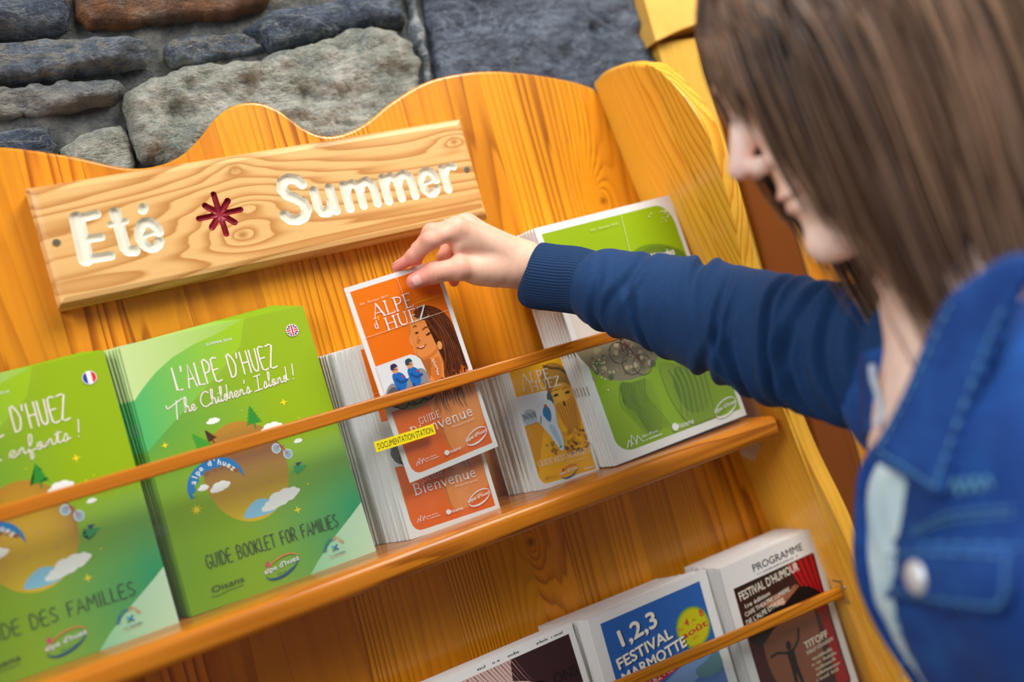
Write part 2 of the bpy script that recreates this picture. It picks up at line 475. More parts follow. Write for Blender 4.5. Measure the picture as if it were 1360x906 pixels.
# ------------------------------------------------------------------ the display rack
rack = empty('display_rack', (0, 0, FLOOR_Z))
tag(rack, 'orange varnished pine brochure rack with scalloped top and clear shelf fronts against the stone wall', 'display rack')
RZ = -FLOOR_Z
def rk(o):                                   # parent to the rack, keeping world coordinates in the mesh
    o.parent = rack; o.location = (0, 0, RZ); return o
TOP = [(-0.66, 0.10), (-0.60, 0.135), (-0.54, 0.158), (-0.47, 0.166), (-0.42, 0.160), (-0.363, 0.1415), (-0.315, 0.121), (-0.285, 0.117), (-0.257, 0.1235), (-0.232, 0.140), (-0.214, 0.156), (-0.195, 0.167),
       (-0.176, 0.1705), (-0.158, 0.167), (-0.140, 0.155), (-0.1227, 0.1347), (-0.105, 0.1225), (-0.0874, 0.119), (-0.066, 0.122), (-0.0437, 0.130), (-0.02, 0.143), (0.0, 0.152), (0.026, 0.162), (0.0533, 0.168), (0.09, 0.170),
       (0.1246, 0.168), (0.16, 0.162), (0.1956, 0.153), (0.225, 0.144), (0.2465, 0.136), (0.262, 0.128), (0.2754, 0.1205), (0.32, 0.10)]
TC = catmull([(a, b, 0) for a, b in TOP], 5)
def topz(x):
    for i in range(len(TC) - 1):
        if TC[i].x <= x <= TC[i+1].x:
            u = (x - TC[i].x) / max(1e-9, TC[i+1].x - TC[i].x)
            return TC[i].y * (1 - u) + TC[i+1].y * u
    return TC[-1].y
def side_x(z): return 0.2835 - 0.13 * z if z > -0.75 else 0.381
def plank(xa, xb, right_slant=False):
    bm = bmesh.new()
    g = 0.0001
    xa += g; xb -= g
    zb = -0.80
    n = max(2, int((xb - xa) / 0.006))
    top = [(xa + (xb - xa) * i / n) for i in range(n + 1)]
    outline = [(x, topz(x)) for x in top]
    if right_slant:
        outline = [(x, z) for x, z in outline if x < 0.268]
        outline += [(side_x(z) + .004, z) for z in (0.115, -0.05, -0.3, -0.55, zb)]
    else: outline += [(xb, zb)]
    outline += [(xa, zb)]
    fr = [bm.verts.new((x, 0.0, z)) for x, z in outline]
    bk = [bm.verts.new((x, 0.019, z)) for x, z in outline]
    bm.faces.new(fr); bm.faces.new(bk[::-1])
    N = len(fr)
    for i in range(N):
        bm.faces.new((fr[i], bk[i], bk[(i+1) % N], fr[(i+1) % N]))
    bmesh.ops.recalc_face_normals(bm, faces=bm.faces)
    m = len([1 for x, z in outline if z > -0.79 and z >= 0.09])
    es = [e for e in bm.edges if e.verts[0] in fr and e.verts[1] in fr and min(e.verts[0].co.z, e.verts[1].co.z) > 0.09]
    bmesh.ops.bevel(bm, geom=es, offset=0.0035, segments=3, affect='EDGES', profile=0.5, clamp_overlap=True)
    rk(bm_obj('plank', bm, M['pine']))
PX = [-0.655, -0.585, -0.532, -0.468, -0.408, -0.352, -0.290, -0.213, -0.152, -0.103, -0.048, 0.002, 0.052, 0.108, 0.152, 0.205, 0.245]
for a, b in zip(PX[:-1], PX[1:]): plank(a, b)
plank(0.245, 0.33, True)
# lower back board down to the floor (below the shelves)
bm = bmesh.new(); box_bm(bm, (-0.655, 0.0, FLOOR_Z), (0.385, 0.019, -0.802), 0.001)
rk(bm_obj('kick_board', bm, M['pine']))

# right side panel: staves with a rounded, humped front edge
PROF = [(0.0, 0.136), (-0.03, 0.138), (-0.074, 0.130), (-0.100, 0.120), (-0.125, 0.104), (-0.142, 0.080), (-0.156, 0.052), (-0.166, 0.018), (-0.1655, -0.028), (-0.155, -0.093), (-0.137, -0.16),
        (-0.124, -0.25), (-0.118, -0.33), (-0.120, -0.395), (-0.128, -0.46), (-0.132, -0.55), (-0.134, -0.65), (-0.134, -0.80)]
PC = catmull([(a, b, 0) for a, b in PROF], 5)
def pcut(ya, yb):
    """part of the panel outline between two y values (ya > yb, both negative or zero)"""
    pts = []
    for p in PC:
        pts.append((p.x, p.y))
    # polygon: outline + back edge; clip to the band yb<=y<=ya
    poly = pts + [(0.0, -0.80)]
    def clip(poly, f):
        out = []
        for i in range(len(poly)):
            a, b = poly[i], poly[(i+1) % len(poly)]
            fa, fb = f(a), f(b)
            if fa >= 0: out.append(a)
            if (fa >= 0) != (fb >= 0):
                u = fa / (fa - fb); out.append((a[0] + (b[0] - a[0]) * u, a[1] + (b[1] - a[1]) * u))
        return out
    poly = clip(poly, lambda p: ya - p[0]); poly = clip(poly, lambda p: p[0] - yb)
    return poly
def side_stave(ya, yb, mirror=False):
    poly = pcut(ya - .0001, yb + .0001)
    bm = bmesh.new()
    sx = (lambda z, d: side_x(z) + d) if not mirror else (lambda z, d: -0.615 - d)
    A = [bm.verts.new((sx(z, 0), y, z)) for y, z in poly]
    Bv = [bm.verts.new((sx(z, 0.021), y, z)) for y, z in poly]
    bm.faces.new(A); bm.faces.new(Bv[::-1]); N = len(A)
    for i in range(N): bm.faces.new((A[i], Bv[i], Bv[(i+1) % N], A[(i+1) % N]))
    bmesh.ops.recalc_face_normals(bm, faces=bm.faces)
    def onprof(v):
        return min(math.hypot(v.co.y - p.x, v.co.z - p.y) for p in PC) < 0.004 and v.co.z > -0.79
    sA = set(A); sB = set(Bv)
    es = [e for e in bm.edges if (e.verts[0] in sA and e.verts[1] in sA or e.verts[0] in sB and e.verts[1] in sB) and onprof(e.verts[0]) and onprof(e.verts[1])
          and not (abs(e.verts[0].co.y - e.verts[1].co.y) < 1e-6 and abs(e.verts[0].co.y - ya) < .002)]
    bmesh.ops.bevel(bm, geom=es, offset=0.0065, segments=4, affect='EDGES', profile=0.5, clamp_overlap=True)
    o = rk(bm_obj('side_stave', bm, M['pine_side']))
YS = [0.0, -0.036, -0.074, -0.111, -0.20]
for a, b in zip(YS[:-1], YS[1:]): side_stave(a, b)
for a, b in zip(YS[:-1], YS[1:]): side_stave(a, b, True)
for xa in (0.381, -0.637):
    bm = bmesh.new(); box_bm(bm, (xa, -0.134, FLOOR_Z), (xa + 0.021, 0.0, -0.802), 0.002)
    rk(bm_obj('side_foot', bm, M['pine_side']))

# shelves: ledge, rail, clear front, screw fittings
t = NT('clear_acrylic')
tr = t.n('ShaderNodeBsdfTransparent'); tr.inputs[0].default_value = (0.93, 0.95, 0.95, 1)
gl = t.n('ShaderNodeBsdfGlossy'); gl.inputs['Roughness'].default_value = 0.04; gl.inputs[0].default_value = (1, 1, 1, 1)
df = t.n('ShaderNodeBsdfDiffuse'); df.inputs[0].default_value = (0.8, 0.85, 0.86, 1)
fr = t.n('ShaderNodeFresnel'); fr.inputs[0].default_value = 1.5
m1 = t.n('ShaderNodeMixShader'); gm = t.n('ShaderNodeNewGeometry'); t.t.links.new(t.math('MULTIPLY', fr.outputs[0], t.math('SUBTRACT', 1.0, gm.outputs['Backfacing'])), m1.inputs[0]); t.l(tr, 0, m1, 1); t.l(gl, 0, m1, 2)
m2 = t.n('ShaderNodeMixShader'); m2.inputs[0].default_value = 0.012; t.l(m1, 0, m2, 1); t.l(df, 0, m2, 2)
t.t.links.new(m2.outputs[0], t.out.inputs[0])
M['acrylic'] = t.m
M['steel'] = flat_mat('brushed_steel', '#c8c8c6', 0.28, Metallic=1.0)
PANE_Y = -0.0925
def shelf(zl, zr, slope=0.0):
    xe = side_x(zl) - 0.004; xl = -0.613
    # ledge: rounded bar with a shallow top, running across
    def bar(name, z, h, ya, yb, xe, bev):
        bm = bmesh.new(); box_bm(bm, (xl, ya, z - h), (xe, yb, z), bev, 4)
        for v in bm.verts: v.co.z += slope * (v.co.x - 0.1)
        o = rk(bm_obj(name, bm, M['pine_x'], smooth=True))
        m = o.modifiers.new('wn', 'WEIGHTED_NORMAL'); m.keep_sharp = False
        return o
    bar('ledge', zl, 0.026, -0.116, 0.0, xe - 0.010, 0.009)
    bm = bmesh.new(); box_bm(bm, (xl, -0.116 + .020, zl - .0262), (xe, -0.001, zl - .012), 0.001)
    rk(bm_obj('shelf_bottom', bm, M['pine_x']))
    bar('rail', zr, 0.0135, -0.0985, PANE_Y + .001, side_x(zr) - .004, 0.0022)
    bm = bmesh.new(); box_bm(bm, (xl + .003, PANE_Y + .0002, zl - .004), (xe - 0.012, PANE_Y + .0022, zr - .002), 0)
    for v in bm.verts:
        if v.co.z > zl: v.co.z += slope * (v.co.x - 0.1)
    o = rk(bm_obj('clear_front', bm, M['acrylic'])); o['label'] = 'clear acrylic shelf front'
shelf(-0.3290, -0.1775)
shelf(-0.7000, -0.5480, -0.045)
# crumpled piece of clear plastic and the small metal bracket at the shelf ends
t = NT('cloudy_plastic')
tr = t.n('ShaderNodeBsdfTransparent'); df = t.n('ShaderNodeBsdfPrincipled'); df.inputs[0].default_value = (.75, .72, .66, 1); df.inputs['Roughness'].default_value = .2
m1 = t.n('ShaderNodeMixShader'); m1.inputs[0].default_value = .5; t.l(tr, 0, m1, 1); t.l(df, 0, m1, 2); t.t.links.new(m1.outputs[0], t.out.inputs[0])
M['plastic'] = t.m
V = []; F = []
ctr = at_y(996, 592, -0.055)
for j in range(7):
    for i in range(9):
        x = ctr.x - 0.017 + 0.034 * i / 8; z = ctr.z + 0.016 - 0.036 * j / 6 * (1 - .35 * abs(i - 4) / 4)
        V.append((x, ctr.y + 0.004 * mnoise.noise(Vector((x * 200, j, z * 150))), z))
n0 = len(V)
for v in V[:n0]: V.append((v[0] + .0006, v[1] + .0012, v[2]))
for j in range(6):
    for i in range(8):
        a = j * 9 + i; F.append((a, a+1, a+10, a+9)); F.append((n0+a, n0+a+9, n0+a+10, n0+a+1))
rk(new_mesh('shelf_clip', V, F, M['plastic'], smooth=True))['label'] = 'crumpled clear plastic clip under the ledge end'
bm = bmesh.new()
p = at_y(1112, 772, -0.088)
box_bm(bm, (p.x - .006, -.100, p.z - .026), (p.x + .006, -.0985, p.z + .004), .0004)
box_bm(bm, (p.x - .006, -.1005, p.z + .002), (p.x + .010, -.084, p.z + .0035), .0004)
bmesh.ops.create_uvsphere(bm, u_segments=12, v_segments=8, radius=.0028, matrix=Matrix.Translation((p.x, -.101, p.z - .006)))
rk(bm_obj('bracket', bm, M['steel']))['label'] = 'small steel bracket at the lower rail end'

# ------------------------------------------------------------------ routed wooden sign
SX0, SX1, SZ0, SZ1, SY = -0.4090, 0.0575, -0.0122, 0.1085, -0.0300
sign = empty('wooden_sign', ((SX0 + SX1) / 2, 0, SZ0))
tag(sign, 'pale wood plank sign with routed white words and red asterisk screwed to the rack', 'sign')
LETTERS = []          # (name, material key, [(polyline, half width)])
XH, BL = 0.0560, 0.0272
def arc(cx, cz, rx, rz, a0, a1, n=14):
    return [(cx + rx * math.cos(math.radians(a0 + (a1 - a0) * i / n)), cz + rz * math.sin(math.radians(a0 + (a1 - a0) * i / n))) for i in range(n + 1)]
r1 = 0.0045
LETTERS.append(('letter_E', 'white', [([(-0.3715, .0695), (-0.3735, .0290)], .0062), ([(-0.3715, .0690), (-0.3535, .0705)], .0040), ([(-0.372, .0480), (-0.3550, .0475)], .0036), ([(-0.3735, .0285), (-0.3510, .0275)], .0040)]))
LETTERS.append(('letter_t', 'white', [([(-0.3365, .0690), (-0.3362, .0330), (-0.334, .0290), (-0.3285, .0278)], .0048), ([(-0.3435, .0580), (-0.3290, .0585)], .0028)]))
LETTERS.append(('letter_e', 'white', [([(-0.3180, .0408), (-0.3050, .0425)], .0028), (arc(-.3110, .0405, .0092, .0135, 5, 325), .0044)]))
LETTERS.append(('accent', 'white', [([(-0.3110, .0665), (-0.3095, .0685)], .0042)]))
LETTERS.append(('letter_S', 'white', [([(-.1475, .0640), (-.1520, .0700), (-.1600, .0725), (-.1680, .0695), (-.1700, .0620), (-.1660, .0550), (-.1580, .0500), (-.1515, .0440), (-.1500, .0360), (-.1545, .0290), (-.1625, .0268), (-.1700, .0290), (-.1745, .0345)], .0050)]))
LETTERS.append(('letter_u', 'white', [([(-.1370, .0545), (-.1370, .0370), (-.1340, .0295), (-.1280, .0285), (-.1225, .0340), (-.1215, .0400)], .0046), ([(-.1195, .0545), (-.1190, .0290)], .0046)]))
def m_strokes(x):
    return [([(x, .0545), (x, .0285)], .0046),
            ([(x, .0440), (x + .0040, .0530), (x + .0100, .0550), (x + .0150, .0510), (x + .0158, .0430), (x + .0158, .0285)], .0042),
            ([(x + .0158, .0440), (x + .0200, .0530), (x + .0262, .0550), (x + .0312, .0510), (x + .0322, .0430), (x + .0322, .0285)], .0044)]
LETTERS.append(('letter_m', 'white', m_strokes(-.1030)))
LETTERS.append(('letter_m', 'white', m_strokes(-.0575)))
LETTERS.append(('letter_e', 'white', [([(-.0100, .0405), (.0020, .0420)], .0026), (arc(-.0045, .0405, .0090, .0135, 5, 325), .0042)]))
LETTERS.append(('letter_r', 'white', [([(.0155, .0540), (.0160, .0285)], .0044), ([(.0160, .0440), (.0200, .0520), (.0255, .0548), (.0300, .0530)], .0038)]))
ast = []
for k in range(8):
    a = math.radians(k * 45 + 2); L = .0215 if k % 2 == 0 else .0165
    ast.append(([(-.2391, .0482), (-.2391 + L * math.cos(a), .0482 + L * math.sin(a))], .0021 if k % 2 == 0 else .0023))
LETTERS = [(n_, m_, [(pl, hw * 1.16) for pl, hw in st]) for n_, m_, st in LETTERS]
LETTERS.append(('asterisk', 'red', [(pl, hw * 1.45) for pl, hw in ast]))

def seg_sdf(X, Z, strokes):
    d = np.full(X.shape, 9.0)
    for pl, hw in strokes:
        for (ax, az), (bx, bz) in zip(pl[:-1], pl[1:]):
            dx, dz = bx - ax, bz - az; L2 = dx * dx + dz * dz + 1e-12
            u = np.clip(((X - ax) * dx + (Z - az) * dz) / L2, 0, 1)
            d = np.minimum(d, np.hypot(X - ax - u * dx, Z - az - u * dz) - hw)
    return d
bw = 0.0085                                     # bevel of the plank's front edge
stp = 0.0008
xs = np.arange(SX0 + bw, SX1 - bw + 1e-9, stp); zs = np.arange(SZ0 + bw, SZ1 - bw + 1e-9, stp)
xs[-1] = SX1 - bw; zs[-1] = SZ1 - bw
X, Z = np.meshgrid(xs, zs)
allS = [s for _, _, st in LETTERS for s in st]
D = seg_sdf(X, Z, allS)
e = 1e-4
gx = (seg_sdf(X + e, Z, allS) - seg_sdf(X - e, Z, allS)) / (2 * e)
gz = (seg_sdf(X, Z + e, allS) - seg_sdf(X, Z - e, allS)) / (2 * e)
near = np.abs(D) < stp * 0.62
near[0, :] = near[-1, :] = False; near[:, 0] = near[:, -1] = False
Xs = np.where(near, X - gx * D, X); Zs = np.where(near, Z - gz * D, Z)
D2 = np.where(near, 0, D)
depth = np.where(D2 < 0, 0.0040 * np.sqrt(np.clip(-D2 / 0.0026, 0, 1)), 0)
Y = SY + depth
nzr, nxc = X.shape
idx = np.arange(nzr * nxc).reshape(nzr, nxc)
quads = np.stack([idx[:-1, :-1], idx[:-1, 1:], idx[1:, 1:], idx[1:, :-1]], -1).reshape(-1, 4)
cd = (D2[:-1, :-1] + D2[:-1, 1:] + D2[1:, 1:] + D2[1:, :-1]).reshape(-1) / 4
verts = np.stack([Xs, Y, Zs], -1).reshape(-1, 3)
M['letter_white'] = flat_mat('cream_white_paint', '#f2ecd8', 0.45)
M['letter_red'] = flat_mat('dark_red_paint', '#96142a', 0.4)
M['letter_side'] = None
ox = (SX0 + SX1) / 2; oz = SZ0
def sub_mesh(name, mask, mat, parent, label=None):
    q = quads[mask]; used, inv = np.unique(q, return_inverse=True)
    v = verts[used]
    o = new_mesh(name, v.tolist(), inv.reshape(-1, 4).tolist(), mat, parent, smooth=True)
    o.location = (-ox, 0, -oz)
    if label: o['label'] = label
    return o
# plank: front face around the letters, bevels, sides and back
mask = cd >= 0
q = quads[mask]; used, inv = np.unique(q, return_inverse=True)
V = verts[used].tolist(); F = inv.reshape(-1, 4).tolist()
b = len(V)
def rect(xa, xb, za, zb, y): return [(xa, y, za), (xb, y, za), (xb, y, zb), (xa, y, zb)]
loops = [rect(SX0 + bw, SX1 - bw, SZ0 + bw, SZ1 - bw, SY), rect(SX0 + bw * .45, SX1 - bw * .45, SZ0 + bw * .45, SZ1 - bw * .45, SY + .0016), rect(SX0, SX1, SZ0, SZ1, SY + .0085),
         rect(SX0, SX1, SZ0, SZ1, -.002), rect(SX0 + .002, SX1 - .002, SZ0 + .002, SZ1 - .002, 0.0)]
for L in loops: V += L
for j in range(len(loops) - 1):
    for k in range(4):
        F.append([b + j*4 + k, b + (j+1)*4 + k, b + (j+1)*4 + (k+1) % 4, b + j*4 + (k+1) % 4])
F.append([b + 16 + k for k in (3, 2, 1, 0)])
board_o = new_mesh('board', V, F, M['sign_wood'], sign)
board_o.location = (-ox, 0, -oz)
fc = np.stack([verts[quads].mean(1)[:, 0], verts[quads].mean(1)[:, 2]], -1)
for nm, mk, st in LETTERS:
    dd = seg_sdf(fc[:, 0], fc[:, 1], st)
    msk = (cd < 0) & (dd < 0.0004)
    names = {'letter_E': 'letter', 'letter_t': 'letter', 'letter_e': 'letter', 'letter_S': 'letter', 'letter_u': 'letter', 'letter_m': 'letter', 'letter_r': 'letter'}
    sub_mesh(names.get(nm, nm), msk, M['letter_' + mk], sign, 'dark red routed asterisk' if mk == 'red' else None)
M['brass'] = flat_mat('zinc_screw', '#b5ac94', 0.3, Metallic=0.9)
for (sx, sz) in ((-0.3947, 0.0500), (0.0451, 0.0470)):
    bm = bmesh.new()
    mt = Matrix.Translation((sx, SY + .0004, sz)) @ Matrix.Rotation(math.pi / 2, 4, 'X')
    bmesh.ops.create_cone(bm, segments=24, radius1=.0042, radius2=.0034, depth=.0030, cap_ends=True, matrix=mt)
    for k in range(3):
        a = k * math.pi / 3
        r = bmesh.ops.create_cube(bm, size=1.0, matrix=Matrix.Translation((sx, SY - .0012, sz)) @ Matrix.Rotation(a, 4, 'Y') @ Matrix.Diagonal((.0046, .0008, .0008, 1)))
    o = bm_obj('screw', bm, M['brass'], sign); o.location = (-ox, 0, -oz)
# ------------------------------------------------------------------ flat print: coloured shapes on paper
def paper(name, rough=0.28, coat=0.0):
    t = NT(name)
    a = t.n('ShaderNodeAttribute', attribute_name='Col')
    b = t.n('ShaderNodeBsdfPrincipled'); t.l(a, 0, b, 0); b.inputs['Roughness'].default_value = rough
    b.inputs['Specular IOR Level'].default_value = 0.3; b.inputs['Coat Weight'].default_value = coat; b.inputs['Coat Roughness'].default_value = 0.12
    t.t.links.new(b.outputs[0], t.out.inputs[0])
    return t.m
M['gloss_print'] = paper('glossy_print', 0.42, 0.0)
M['matt_print'] = paper('matt_print', 0.5)
M['page_white'] = flat_mat('white_paper', '#f4f4f0', 0.6)
M['staple'] = flat_mat('staple_steel', '#d8d8d8', 0.25, Metallic=1.0)

# monoline hand capitals: strokes in a box 0..w x 0..1
HC = {
 'A': (.52, [[(.0, 0), (.26, 1), (.52, 0)], [(.10, .36), (.44, .36)]]),
 'B': (.46, [[(.02, 0), (.02, 1), (.3, .97), (.4, .78), (.28, .55), (.04, .52)], [(.28, .55), (.46, .3), (.34, .04), (.02, 0)]]),
 'D': (.48, [[(.02, 0), (.02, 1), (.28, .92), (.46, .5), (.3, .06), (.02, 0)]]),
 'E': (.40, [[(.38, 1), (.02, .98), (.02, .02), (.40, 0)], [(.02, .5), (.34, .52)]]),
 'F': (.38, [[(.38, 1), (.02, .98), (.02, 0)], [(.02, .5), (.30, .52)]]),
 'G': (.48, [[(.42, .88), (.26, 1), (.08, .85), (.02, .5), (.08, .12), (.26, 0), (.44, .12), (.46, .42), (.28, .42)]]),
 'H': (.48, [[(.02, 0), (.02, 1)], [(.46, 0), (.46, 1)], [(.02, .5), (.46, .5)]]),
 'I': (.10, [[(.05, 0), (.05, 1)]]),
 'K': (.44, [[(.02, 0), (.02, 1)], [(.42, 1), (.05, .45), (.44, 0)]]),
 'L': (.36, [[(.02, 1), (.02, .02), (.36, 0)]]),
 'M': (.60, [[(.0, 0), (.08, 1), (.30, .35), (.52, 1), (.60, 0)]]),
 'O': (.46, [[(.23, 1), (.05, .8), (.02, .45), (.1, .08), (.25, 0), (.42, .15), (.45, .55), (.38, .88), (.23, 1)]]),
 'P': (.42, [[(.02, 0), (.02, 1), (.3, .96), (.42, .75), (.3, .5), (.04, .46)]]),
 'R': (.46, [[(.02, 0), (.02, 1), (.3, .96), (.40, .75), (.3, .52), (.04, .48)], [(.2, .5), (.46, 0)]]),
 'S': (.42, [[(.38, .88), (.22, 1), (.05, .82), (.12, .58), (.34, .4), (.40, .18), (.2, 0), (.02, .12)]]),
 'T': (.46, [[(.0, .98), (.46, 1)], [(.24, 1), (.23, 0)]]),
 'U': (.46, [[(.02, 1), (.04, .2), (.2, 0), (.38, .15), (.44, 1)]]),
 'Z': (.46, [[(.02, 1), (.44, .98), (.0, .02), (.46, 0)]]),
 "'": (.10, [[(.06, 1.0), (.02, .78)]]),
 ' ': (.35, []),
}
# joined-up hand: each glyph enters near the baseline on the left and leaves at the right
SCR = {
 'T': (.75, [[(-.35, .82), (-.3, .62), (-.1, .66), (.75, 1.0)], [(.35, .95), (.25, .3), (.2, -.25)]]),
 'h': (.42, [[(.0, .05), (.15, .5), (.22, .95), (.12, 1.0), (.08, .6), (.08, .0), (.12, .3), (.25, .42), (.3, .25), (.3, .03), (.42, .08)]]),
 'e': (.36, [[(.0, .1), (.18, .18), (.27, .32), (.18, .42), (.07, .3), (.07, .1), (.2, .0), (.36, .12)]]),
 'C': (.70, [[(.62, .85), (.45, 1.0), (.2, .85), (.05, .5), (.15, .12), (.4, .0), (.7, .15)]]),
 'i': (.20, [[(.0, .1), (.1, .4), (.08, .08), (.2, .08)], [(.13, .6), (.14, .62)]]),
 'l': (.24, [[(.0, .05), (.14, .55), (.2, .95), (.1, 1.0), (.07, .5), (.1, .03), (.24, .1)]]),
 'd': (.40, [[(.0, .1), (.26, .38), (.12, .4), (.05, .15), (.15, .0), (.27, .3)], [(.33, 1.0), (.28, .3), (.29, .1), (.40, .08)]]),
 'r': (.30, [[(.0, .08), (.1, .45), (.2, .38), (.18, .05), (.30, .08)]]),
 'n': (.42, [[(.0, .08), (.06, .4), (.06, .0), (.12, .3), (.24, .4), (.28, .05), (.42, .08)]]),
 'a': (.40, [[(.0, .1), (.26, .36), (.12, .4), (.04, .15), (.15, .0), (.26, .3), (.28, .05), (.40, .1)]]),
 's': (.32, [[(.0, .08), (.15, .45), (.2, .15), (.1, .0), (.02, .05)], [(.14, .02), (.32, .1)]]),
 'I': (.60, [[(.05, .98), (.5, 1.0)], [(.28, 1.0), (.22, .0)], [(-.05, .0), (.45, .02)]]),
 't': (.30, [[(.0, .08), (.16, .85), (.1, .05), (.30, .1)], [(.0, .58), (.28, .64)]]),
 'f': (.34, [[(.0, .08), (.2, .6), (.24, .98), (.12, .95), (.08, -.35), (.18, -.3), (.16, .05), (.34, .1)]]),
 'b': (.34, [[(.0, .08), (.2, .6), (.24, .98), (.12, .95), (.08, .05), (.2, .0), (.24, .25), (.14, .32)], [(.22, .1), (.34, .1)]]),
 "'": (.10, [[(.08, .95), (.04, .75)]]),
 '!': (.2, [[(.14, 1.05), (.06, .28)], [(.03, .03), (.035, .05)]]),
 ' ': (.30, []),
}
# roman capitals with thick and thin strokes: (points, weight); 1 = stem, .4 = hairline, .3 = serif
SRF = {
 'A': (.78, [([(.06, 0), (.38, 1)], .45), ([(.38, 1), (.70, 0)], 1), ([(.17, .33), (.58, .33)], .4), ([(-.04, 0), (.17, 0)], .35), ([(.56, 0), (.82, 0)], .35)]),
 'L': (.58, [([(.14, 1), (.14, 0)], 1), ([(.03, 1), (.26, 1)], .35), ([(.03, 0), (.56, 0), (.60, .16)], .4)]),
 'P': (.60, [([(.14, 1), (.14, 0)], 1), ([(.03, 0), (.26, 0)], .35), ([(.03, 1), (.32, 1), (.50, .9), (.54, .73), (.46, .55), (.30, .48), (.16, .50)], .6)]),
 'E': (.58, [([(.14, 1), (.14, 0)], 1), ([(.03, 1), (.52, 1), (.53, .86)], .4), ([(.14, .52), (.44, .52)], .4), ([(.03, 0), (.54, 0), (.58, .16)], .4)]),
 'H': (.80, [([(.14, 1), (.14, 0)], 1), ([(.66, 1), (.66, 0)], 1), ([(.14, .5), (.66, .5)], .4), ([(.03, 1), (.25, 1)], .35), ([(.03, 0), (.25, 0)], .35), ([(.55, 1), (.77, 1)], .35), ([(.55, 0), (.77, 0)], .35)]),
 'U': (.74, [([(.14, 1), (.14, .3), (.22, .06), (.38, 0)], .95), ([(.38, 0), (.54, .06), (.60, .3), (.60, 1)], .5), ([(.03, 1), (.25, 1)], .35), ([(.50, 1), (.70, 1)], .35)]),
 'Z': (.66, [([(.07, .86), (.09, 1), (.60, 1)], .4), ([(.58, .99), (.06, .01)], 1), ([(.05, 0), (.62, 0), (.64, .16)], .4)]),
 'd': (.52, [([(.40, 1), (.40, 0)], .8), ([(.38, .5), (.2, .62), (.07, .48), (.06, .2), (.2, 0), (.38, .1)], .6), ([(.40, 0), (.50, .02)], .35)]),
 'G': (.74, [([(.62, .8), (.56, .95), (.38, 1.0), (.16, .86), (.08, .5), (.16, .14), (.38, 0), (.60, .08), (.62, .35)], .65), ([(.5, .38), (.72, .38)], .35)]),
 'I': (.30, [([(.15, 1), (.15, 0)], 1), ([(.04, 1), (.26, 1)], .35), ([(.04, 0), (.26, 0)], .35)]),
 'D': (.74, [([(.14, 1), (.14, 0)], 1), ([(.03, 1), (.34, 1), (.58, .86), (.66, .5), (.58, .14), (.34, 0), (.03, 0)], .65)]),
 'R': (.68, [([(.14, 1), (.14, 0)], 1), ([(.03, 0), (.26, 0)], .35), ([(.03, 1), (.34, 1), (.52, .9), (.54, .73), (.46, .58), (.16, .5)], .6), ([(.32, .5), (.66, 0)], .9)]),
 'S': (.56, [([(.47, .78), (.44, .94), (.28, 1.0), (.11, .88), (.14, .64), (.40, .40), (.46, .2), (.34, .02), (.2, 0), (.08, .08), (.06, .24)], .7)]),
 'T': (.62, [([(.31, 1), (.31, 0)], 1), ([(.03, .86), (.05, 1), (.57, 1), (.59, .86)], .4), ([(.2, 0), (.42, 0)], .35)]),
 'N': (.78, [([(.12, 0), (.12, 1)], .45), ([(.12, 1), (.66, 0)], 1), ([(.66, 0), (.66, 1)], .45), ([(.02, 0), (.22, 0)], .35), ([(.56, 1), (.77, 1)], .35), ([(.02, 1), (.14, 1)], .35)]),
 'B': (.64, [([(.14, 1), (.14, 0)], 1), ([(.03, 1), (.34, 1), (.48, .88), (.47, .66), (.34, .54), (.16, .53)], .6), ([(.34, .54), (.54, .42), (.56, .16), (.40, 0), (.03, 0)], .7)]),
 'i': (.26, [([(.13, .62), (.13, 0)], .9), ([(.125, .85), (.135, .86)], 1.1), ([(.05, 0), (.22, 0)], .3)]),
 'e': (.50, [([(.08, .32), (.42, .34), (.38, .55), (.24, .63), (.1, .5), (.06, .28), (.14, .06), (.28, 0), (.43, .1)], .6)]),
 'n': (.54, [([(.1, .62), (.1, 0)], .85), ([(.1, .46), (.24, .61), (.38, .56), (.42, .4), (.42, 0)], .7), ([(.02, 0), (.18, 0)], .3), ([(.34, 0), (.5, 0)], .3)]),
 'v': (.48, [([(.04, .62), (.24, 0)], .9), ([(.24, 0), (.44, .62)], .5)]),
 'u': (.54, [([(.1, .62), (.1, .15), (.2, .02), (.34, .06), (.42, .2)], .7), ([(.42, .62), (.42, 0), (.5, .02)], .85)]),
 "'": (.18, [([(.09, 1.05), (.05, .80)], .9)]),
 ' ': (.35, []),
}
_text_cache = {}
def text_mesh(s, bold=0.0):
    key = (s, bold)
    if key in _text_cache: return _text_cache[key]
    cu = bpy.data.curves.new('tmp', 'FONT'); cu.body = s; cu.size = 1.0; cu.resolution_u = 3
    cu.offset = bold; cu.fill_mode = 'BOTH'
    o = bpy.data.objects.new('tmp', cu); COL.objects.link(o)
    dg = bpy.context.evaluated_depsgraph_get(); dg.update()
    me = bpy.data.meshes.new_from_object(o.evaluated_get(dg))
    V = [(v.co.x, v.co.y) for v in me.vertices]; F = [list(p.vertices) for p in me.polygons]
    bpy.data.objects.remove(o); bpy.data.curves.remove(cu); bpy.data.meshes.remove(me)
    if not V: V = [(0, 0)]
    _text_cache[key] = (V, F)
    return V, F

